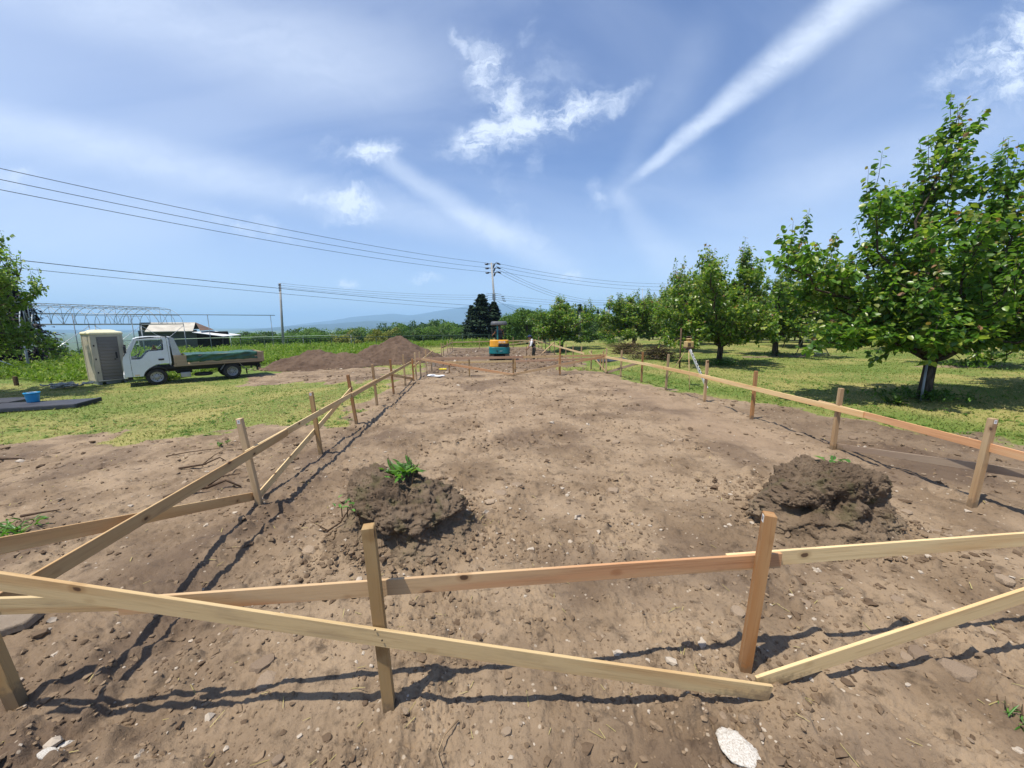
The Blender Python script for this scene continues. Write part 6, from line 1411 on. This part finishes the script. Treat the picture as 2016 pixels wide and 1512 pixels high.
# ------------------------------------------------------------------ weeds and plants
rng7 = np.random.RandomState(17)
leafy('weed_plant', (B1[0]-.02, B1[1]+.10, on_top(rb1, B1[0]-.02, B1[1]+.10)-.01), 'fresh green leafy weed on top of the left earth block', 'plant', 64, .135, 'weedplant', 2, .075, .85, .42, 14)
leafy('weed_plant', (B1[0]-.42, B1[1]-.15, on_top(rb1, B1[0]-.42, B1[1]-.15)), 'small trailing weed on the flank of the left earth block', 'plant', 40, .055, 'weedplant', 4, .07, .7, .5, 8)
leafy('weed_plant', (B2[0]+.18, B2[1]+.08, on_top(rb2, B2[0]+.18, B2[1]+.08)), 'few pale leaves and dry grass on the right earth block', 'plant', 11, .10, 'weedplant', 6, .10, .5, .55, 6)
leafy('weed_plant', (9.75, 8.0, 0), 'young shoot with drooping leaves left of the nearest pear trunk', 'plant', 26, .30, 'woods', 9, .08, 1.2, .35, 12)
leafy('weed_plant', (2.66, 1.42, G(2.66, 1.42)), 'blade tuft at the lower right corner', 'plant', 14, .085, 'weedplant', 14, .03, 1.0, .10, 6)
leafy('weed_plant', (-4.68, 3.98, G(-4.68, 3.98)), 'bright green tuft beyond the left brace', 'plant', 60, .13, 'weedplant', 15, .12, 1.0, .2, 8)
leafy('weed_plant', (-4.35, 6.67, G(-4.35, 6.67)), 'small seedling in the soil left of the second left stake', 'plant', 14, .11, 'weedplant', 16, .04, .8, .4, 6)
def soften(x, y): return soil_sd(x, y)+fbm(x, y, .9, 4, 21)*.55
# cut grass: many short blades, one sheet of ground cover
def cut_grass():
    N = 190000; th = rng7.uniform(rad(-60), rad(66), N); r = np.exp(rng7.uniform(np.log(6.0), np.log(40), N)); x = r*np.sin(th); y = r*np.cos(th)
    m_ = (soften(x, y)+.45*np.abs(rng7.randn(N)) < .15) & ~((y > 17.8) & (x < -8.5) & (y > 17.8+(x+16)*-.1+1.2))
    x, y, r = x[m_], y[m_], r[m_]; n = len(x); z = ground_h(x, y)
    h = (.014+.024*rng7.rand(n))*(1+r*.012); lush = np.clip(np.exp(-(soil_sd(x, y)+.9)**2/.8)*(x > 4), 0, 1)+np.exp(-((x+12.5)**2/9+(y-11.8)**2/2.5))
    for cx, cy in ((11.3, 8.65), (11.29, 17.05), (21.3, 14.6)): lush = lush+1.2*np.exp(-((x-cx)**2+(y-cy)**2)/.7)
    h = h*(1+.6*lush); a = rng7.rand(n)*6.283; lean = .5+1.7*rng7.rand(n); w = (.006+.006*rng7.rand(n))*(1+r*.035)
    bx, by = np.cos(a)*w, np.sin(a)*w; a2 = rng7.rand(n)*6.283
    V = np.stack([np.stack([x-bx, y-by, z-.01], -1), np.stack([x+bx, y+by, z-.01], -1), np.stack([x+np.cos(a2)*h*lean, y+np.sin(a2)*h*lean, z+h], -1)], 1).reshape(-1, 3)
    me = np_mesh('cut_grass', V, np.arange(n*3).reshape(-1, 3), M_grass, False)
    dry = np.clip(ss(-.42, .22, fbm(x, y, .55, 4, 5)+.35*rng7.randn(n))-.8*lush, 0, 1); attr(me, 'dry', np.repeat(dry, 3))
    tag(link('cut_grass', me), kind='stuff')
cut_grass()
def straw():
    N = 1500; th = rng7.uniform(rad(-58), rad(62), N); r = np.exp(rng7.uniform(np.log(1.2), np.log(16), N)); x = r*np.sin(th); y = r*np.cos(th); sd = soil_sd(x, y)
    m_ = (sd > -.3) & (rng7.rand(N) < np.clip(.22+1.0*np.exp(-sd/.5)+.5*((x < -3) & (y > 4)), 0, 1)); x, y, r = x[m_], y[m_], r[m_]; n = len(x); z = ground_h(x, y)+.008
    a = rng7.rand(n)*6.283; l = (.025+.06*rng7.rand(n)); w = .0010+.0005*r; dx, dy_ = np.cos(a), np.sin(a); dz = .25*rng7.rand(n)
    def p(s, q, u): return np.stack([x+dx*l*s-dy_*w*q, y+dy_*l*s+dx*w*q, z+u+dz*l*s], -1)
    V = np.stack([p(-.5, -1, 0), p(-.5, 1, 0), p(.5, .6, .004), p(.5, -.6, .004)], 1).reshape(-1, 3)
    me = np_mesh('straw_bits', V, np.arange(n*4).reshape(-1, 4), M_grass, False); attr(me, 'dry', np.full(n*4, 1.0)); tag(link('straw_bits', me), kind='stuff')
straw()
def weeds():
    N = 95000; th = rng7.uniform(rad(-62), rad(6), N); r = np.exp(rng7.uniform(np.log(17), np.log(58), N)); x = r*np.sin(th); y = r*np.cos(th)
    edge = 18.4-.12*(x+16)+.5*np.sin(x*1.1)
    m_ = ((x < -8.6) & (y > edge) & (np.hypot(x+8.5, y-22) > 4.5) & (np.hypot(x+15.1, y-17.6) > 1.0) & ((x < -13.5) | (y > 22.5))) | ((y > 39.5) & (x > -20) & (x < 6)) | ((y > 28) & (x < -7) & (x > -20))
    x, y, r = x[m_], y[m_], r[m_]; n = len(x); z = terrain(x, y)
    big = .5+.5*ss(-.4, .5, fbm(x, y, .22, 4, 8)); H_ = big*(.35+.5*rng7.rand(n))*np.clip((y-17)/5, .35, 1)
    parts = []
    for k in range(3):
        a = rng7.rand(n)*6.283; t = rng7.rand(n)**.7; pos = np.stack([x+.10*rng7.randn(n), y+.10*rng7.randn(n), z+H_*t*.85], -1); el = rng7.uniform(.0, 1.35, n)
        ax_ = np.stack([np.cos(a)*np.cos(el), np.sin(a)*np.cos(el), np.sin(el)], -1); nr = np.stack([-np.cos(a)*np.sin(el), -np.sin(a)*np.sin(el), np.cos(el)+.2], -1)+.25*rng7.randn(n, 3)
        L = (.09+.13*rng7.rand(n))*(1+r*.010); parts.append(leaves(pos, ax_, nr, L, L*(.16+.26*rng7.rand(n)), hi=False))
    V, F = merge_faces(parts); tag(link('tall_weeds', np_mesh('tall_weeds', V, F, LEAF['weed'])), kind='stuff')
weeds()
def undergrowth():
    """low leafy growth at the foot of the orchard trees"""
    parts = []
    for cx, cy, rr_, n in ((11.3, 8.55, 1.0, 500), (11.29, 16.9, .9, 420), (21.0, 14.5, 1.5, 500), (13.2, 31.4, .8, 160), (12.5, 35.1, 1.0, 420), (17.4, 21.0, .7, 160), (24.0, 21, 1.0, 220), (27, 17.5, 1.2, 300)):
        d = np.abs(rng7.randn(n))*rr_*.6; a = rng7.rand(n)*6.283; x = cx+np.cos(a)*d*1.3; y = cy+np.sin(a)*d; big = 2.6 if (cx, cy) == (12.5, 35.1) else 1
        pos = np.stack([x, y, terrain(x, y)+rng7.rand(n)*.16*big*1.2], -1); a = rng7.rand(n)*6.283; el = rng7.uniform(.1, 1.3, n); ax_ = np.stack([np.cos(a)*np.cos(el), np.sin(a)*np.cos(el), np.sin(el)], -1); nr = np.stack([-np.cos(a)*np.sin(el), -np.sin(a)*np.sin(el), np.cos(el)], -1)
        L = .09+.10*rng7.rand(n); parts.append(leaves(pos, ax_, nr, L*big**.5, L*.35, hi=False))
    n = 5200; th = rng7.uniform(rad(-58), rad(64), n); r = np.exp(rng7.uniform(np.log(6.5), np.log(32), n)); x = r*np.sin(th); y = r*np.cos(th)
    m_ = (soften(x, y) < .1) & (fbm(x, y, .7, 3, 88) > -.05); x, y = x[m_], y[m_]; n = len(x)          # plantain, clover and dandelion in the mown grass
    for k in range(4):
        a = rng7.rand(n)*6.283; el = rng7.uniform(.05, .7, n); ax_ = np.stack([np.cos(a)*np.cos(el), np.sin(a)*np.cos(el), np.sin(el)], -1); nr = np.stack([-np.cos(a)*np.sin(el), -np.sin(a)*np.sin(el), np.cos(el)], -1)
        L = .05+.07*rng7.rand(n); parts.append(leaves(np.stack([x, y, ground_h(x, y)+.004], -1), ax_, nr, L, L*.4, hi=False))
    V, F = merge_faces(parts); tag(link('undergrowth', np_mesh('undergrowth', V, F, LEAF['bright'])), kind='stuff')
undergrowth()

# ------------------------------------------------------------------ clods, grit and stones
def clods():
    parts = []
    def batch(N, r0, r1, s0, s1, sub, seed, keep=None, pts=None):
        rs = np.random.RandomState(seed); V0, F0 = ico(sub)
        if pts is None:
            th = rs.uniform(rad(-60), rad(66), N); r = np.exp(rs.uniform(np.log(r0), np.log(r1), N)); x = r*np.sin(th); y = r*np.cos(th)
            dens = .25+.75*ss(-.1, .5, perlin(x*.9, y*.9, 31)+.5*perlin(x*3.3, y*3.3, 32)); calm = 1-.8*np.exp(-((x-4.6)/.75)**2)*(y > 4.5); m_ = (soften(x, y) > .1) & (rs.rand(N) < dens*calm)
            x, y, r = x[m_], y[m_], r[m_]; z = ground_h(x, y)
        else: x, y, z = pts; r = np.hypot(x, y)
        n = len(x); s = np.exp(rs.uniform(np.log(s0), np.log(s1), n))*(.6+.13*r)
        if pts is not None: s = np.exp(rs.uniform(np.log(s0), np.log(s1), n))
        jit = 1+.28*rs.randn(n, len(V0), 1); an = np.stack([.7+.7*rs.rand(n), .7+.7*rs.rand(n), .5+.35*rs.rand(n)], -1)[:, None, :]; a = rs.rand(n)*6.283; c, sn = np.cos(a)[:, None], np.sin(a)[:, None]
        P_ = V0[None]*jit*an*s[:, None, None]; X = P_[..., 0]*c-P_[..., 1]*sn+x[:, None]; Y = P_[..., 0]*sn+P_[..., 1]*c+y[:, None]; Z = P_[..., 2]+z[:, None]+(s*.12)[:, None]
        V = np.stack([X, Y, Z], -1).reshape(-1, 3); F = (F0[None]+(np.arange(n)*len(V0))[:, None, None]).reshape(-1, 3); parts.append((V, [F]))
    batch(30000, .9, 16, .0032, .0085, 1, 1)
    batch(12000, .9, 22, .0075, .018, 1, 2); batch(1500, 1.0, 14, .014, .032, 1, 22)
    batch(240, 1.2, 24, .018, .036, 2, 3)
    # crumbs on and round the two earth blocks and along the heaps
    rs = np.random.RandomState(6)
    for cx, cy, rr_, n in ((*B1, .85, 900), (*B2, .85, 1000)):
        a = rs.rand(n)*6.283; d = rr_*(.55+.75*rs.rand(n)**1.6); x = cx+np.cos(a)*d; y = cy+np.sin(a)*d; batch(0, 0, 0,   .006, .030, 1, 7, pts=(x, y, ground_h(x, y)+np.clip(.95*rr_-d, 0, 1)*.20))
    a = rs.rand(500)*6.283; x = np.concatenate([-9.2+np.cos(a[:250])*3.3*(.75+.3*rs.rand(250)), -5+np.cos(a[250:])*3.0*(.75+.3*rs.rand(250))]); y = np.concatenate([22.4+np.sin(a[:250])*1.7, 24.4+np.sin(a[250:])*2.2]); batch(0, 0, 0, .02, .09, 1, 8, pts=(x, y, ground_h(x, y)))
    x = rs.uniform(-2.2, 5.3, 900); y = rs.uniform(17.5, 35, 900); batch(0, 0, 0, .02, .10, 1, 9, pts=(x, y, ground_h(x, y)))
    V, F = merge_faces(parts); tag(link('soil_clods', np_mesh('soil_clods', V, F, M_clod, False)), kind='stuff')
clods()
def stone_mesh(seed, flat, sub=3):
    V, F = ico(sub); rs = random.Random(seed); o = Vector((rs.random()*50, rs.random()*50, rs.random()*50)); V2 = []
    for v in V:
        v = Vector(v); c = mnoise.voronoi(v*1.1+o)[1][0]; d = 1+.30*mnoise.noise(v*1.2+o)+.10*mnoise.noise(v*3.4+o); d -= .10*max(0, c.dot(v)*.02)
        w = v*d; w.z = max(min(w.z, .55), -.6)*flat; w.x *= 1.25; V2.append(w)
    return np_mesh('stone', np.array([tuple(v) for v in V2]), F, M_stone, False)
SM = [stone_mesh(k, f, 2) for k, f in enumerate((.55, .7, .45, .8, .6, .5, .9, .65))]
def put_stone(x, y, s, k, label, group=None, rz=0., mat=None, tilt=0.):
    o = link('stone', SM[k % len(SM)], None, (x, y, G(x, y)+s*.10), (tilt, tilt*.5, rz), s); return tag(o, label, 'stone', group)
for x, y, s, k, lab in [(-1.32, 2.14, .056, 3, 'dark angular stone standing in the front soil, upper of two behind the low brace'), (-1.24, 2.03, .058, 4, 'pale flat stone just below the dark angular one'), (1.73, 2.21, .050, 6, 'rounded stone behind the right front stake'),
 (2.27, 2.27, .046, 0, 'long low stone between the right front stake and the frame edge'), (3.02, 2.28, .042, 3, 'pale cream stone right of the long low stone'), (3.98, 2.33, .055, 6, 'dark rounded stone near the right end of the front rail'), (2.60, 1.81, .050, 3, 'pale stone lying in the shadow of the right brace'), (2.69, 1.68, .070, 7, 'large dark clod-like stone under the right brace'),
 (.23, 4.28, .075, 2, 'flat slab-like stone right of the left earth block'), (.10, 4.10, .055, 5, 'small flat stone in front of the slab-like one'), (1.57, 4.21, .075, 1, 'broad brown stone in the middle of the plot, left of a pair'), (1.74, 4.22, .055, 4, 'smaller brown stone, right of a pair in mid plot'), (.45, 4.52, .06, 0, 'tan stone in the group beyond the slab-like stone'),
 (-1.55, 3.35, .060, 4, 'grey stone at the left foot of the left earth block'), (2.3, 6.1, .07, 3, 'dark stone far out in the middle of the plot'), (4.45, 3.4, .05, 5, 'pale flat stone right of the right earth block')]:
    put_stone(x, y, s, k, lab, None, k*1.3)
rs9 = random.Random(21); placed = 0
while placed < 210:
    th = rs9.uniform(rad(-56), rad(60)); r = math.exp(rs9.uniform(math.log(1.25), math.log(13))); x, y = r*math.sin(th), r*math.cos(th)
    if float(soften(np.float64(x), np.float64(y))) < .2 or abs(x-4.6) < .5 and y > 5: continue
    if math.hypot(x-B1[0], y-B1[1]) < .75 or math.hypot(x-B2[0], y-B2[1]) < .8: continue
    s = math.exp(rs9.uniform(math.log(.006), math.log(.020)))*(.7+.28*r)
    put_stone(x, y, s, rs9.randrange(8), 'small tan stone lying loose on the bare soil', 'small stones scattered over the bare plot', rs9.random()*6.28, None, rs9.uniform(-.3, .3)); placed += 1
# chalk stone low in the foreground and its crumbs, buried slab at the left
SLM = mat_soil('crusted_pale_earth', (.16, .12, .085), (.26, .205, .15), (.33, .27, .21), 1.5)
cm = stone_mesh(70, .42, 4); cm.materials.clear(); cm.materials.append(M_chalk); cm.polygons.foreach_set('use_smooth', [True]*len(cm.polygons))
tag(link('chalk_stone', cm, None, (1.17, 1.42, G(1.17, 1.42)+.008), (0, 0, 1.9), (.080, .072, .05)), 'bright white chalky stone half buried at the bottom of the photo', 'stone')
cs = cm.copy(); cs.materials.clear(); cs.materials.append(M_chalk)
tag(link('chalk_stone', cs, None, (-2.15, 1.83, G(-2.15, 1.83)-.003), (0, 0, .8), (.050, .020, .05)), 'pale elongated chalky chip at the lower left', 'stone'); tag(link('chalk_stone', cs, None, (-2.10, 1.75, G(-2.10, 1.75)-.002), (0, 0, -.3), (.045, .022, .04)), 'pale chalky chip just below the elongated one', 'stone')
ob = MB(); poly = [(-.62, -.42), (-.1, -.40), (.06, -.28), (.20, -.22), (.24, -.10), (.36, -.02), (.42, .12), (.60, .30), (.55, .62), (-.62, .66)]; poly = [(x*.62, y*.42) for x, y in poly]
ob.add([(x, y, 0) for x, y in poly]+[(x*.97, y*.97, .05) for x, y in poly], [tuple(range(len(poly), 2*len(poly)))]+[(i, (i+1) % len(poly), (i+1) % len(poly)+len(poly), i+len(poly)) for i in range(len(poly))])
tag(ob.build('earth_slab', SLM, None, False, .012, (-3.42, 2.46, G(-3.3, 2.5)+.014)), 'flat pale crusted slab with a broken edge at the left, below the rail', 'slab')
def stick(pts, r, label, name='dead_root', cat='root', branches=()):
    c = Vector(pts[0]); mb = MB(); P3 = [Vector(p)-c for p in pts]; n = len(P3); mb.tube(P3, [r*(1-.65*i/(n-1)) for i in range(n)], 7)
    for b in branches: mb.tube([Vector(p)-c for p in b], [r*.5, r*.35, r*.15][:len(b)], 5)
    return tag(mb.build(name, P['rootwood'], None, True, 0, c), label, cat)
def gp3(x, y, dz): return (x, y, G(x, y)+dz)
stick([gp3(-3.70, 4.60, .02), gp3(-3.5, 4.70, .07), gp3(-3.3, 4.74, .06), gp3(-3.15, 4.84, .09), gp3(-2.98, 4.84, .02)], .030, 'thick broken dead root behind the low left brace', branches=[[gp3(-3.3, 4.74, .08), gp3(-3.2, 4.85, .15), gp3(-3.02, 4.92, .15)]])
stick([gp3(-4.25, 5.60, .02), gp3(-4.0, 5.72, .05), gp3(-3.85, 5.85, .10), gp3(-3.8, 5.9, .02)], .016, 'forked dead root beyond the left rail', branches=[[gp3(-4.0, 5.72, .06), gp3(-3.95, 5.9, .12), gp3(-3.85, 6.0, .14)]])
stick([gp3(-4.9, 6.25, .03), gp3(-4.6, 6.32, .045), gp3(-4.3, 6.38, .05), gp3(-4.05, 6.5, .04)], .010, 'long thin grey twig lying on the soil left of the first left stake', 'twig', 'twig')
stick([gp3(-3.5, 5.2, .01), gp3(-3.42, 5.4, .05), gp3(-3.38, 5.65, .10), gp3(-3.3, 5.75, .03)], .011, 'bent thin root near the foot of the first left stake', 'twig', 'twig')
stick([gp3(-4.92, 4.32, .03), gp3(-4.78, 4.36, .04), gp3(-4.62, 4.40, .03)], .016, 'short dark stick with a pale broken end at the far left', 'twig', 'twig')
stick([gp3(-8.5, 6.95, .03), gp3(-8.1, 7.0, .06), gp3(-7.72, 6.95, .03)], .035, 'dark log lying on the grass edge at the left frame edge', 'log', 'log')
stick([gp3(-1.50, 3.62, .02), gp3(-1.38, 3.65, .10), gp3(-1.30, 3.70, .19), gp3(-1.24, 3.75, .17)], .010, 'dark forked root sticking up left of the left earth block', branches=[[gp3(-1.48, 3.63, .02), gp3(-1.60, 3.66, .08), gp3(-1.68, 3.68, .12)]])
rs5 = random.Random(12)
for cx, cy, n in ((-.72, 3.62, 9), (-.45, 3.60, 6), (-1.05, 3.60, 5)):
    pass
stick([gp3(-.14, 1.66, .02), gp3(-.20, 1.60, .04), gp3(-.23, 1.52, .03), gp3(-.20, 1.46, .02)], .005, 'pale dry stalk lying in front of the left front stake', 'dry_stalk', 'stalk').data.materials[0] = WOOD['stakepale']
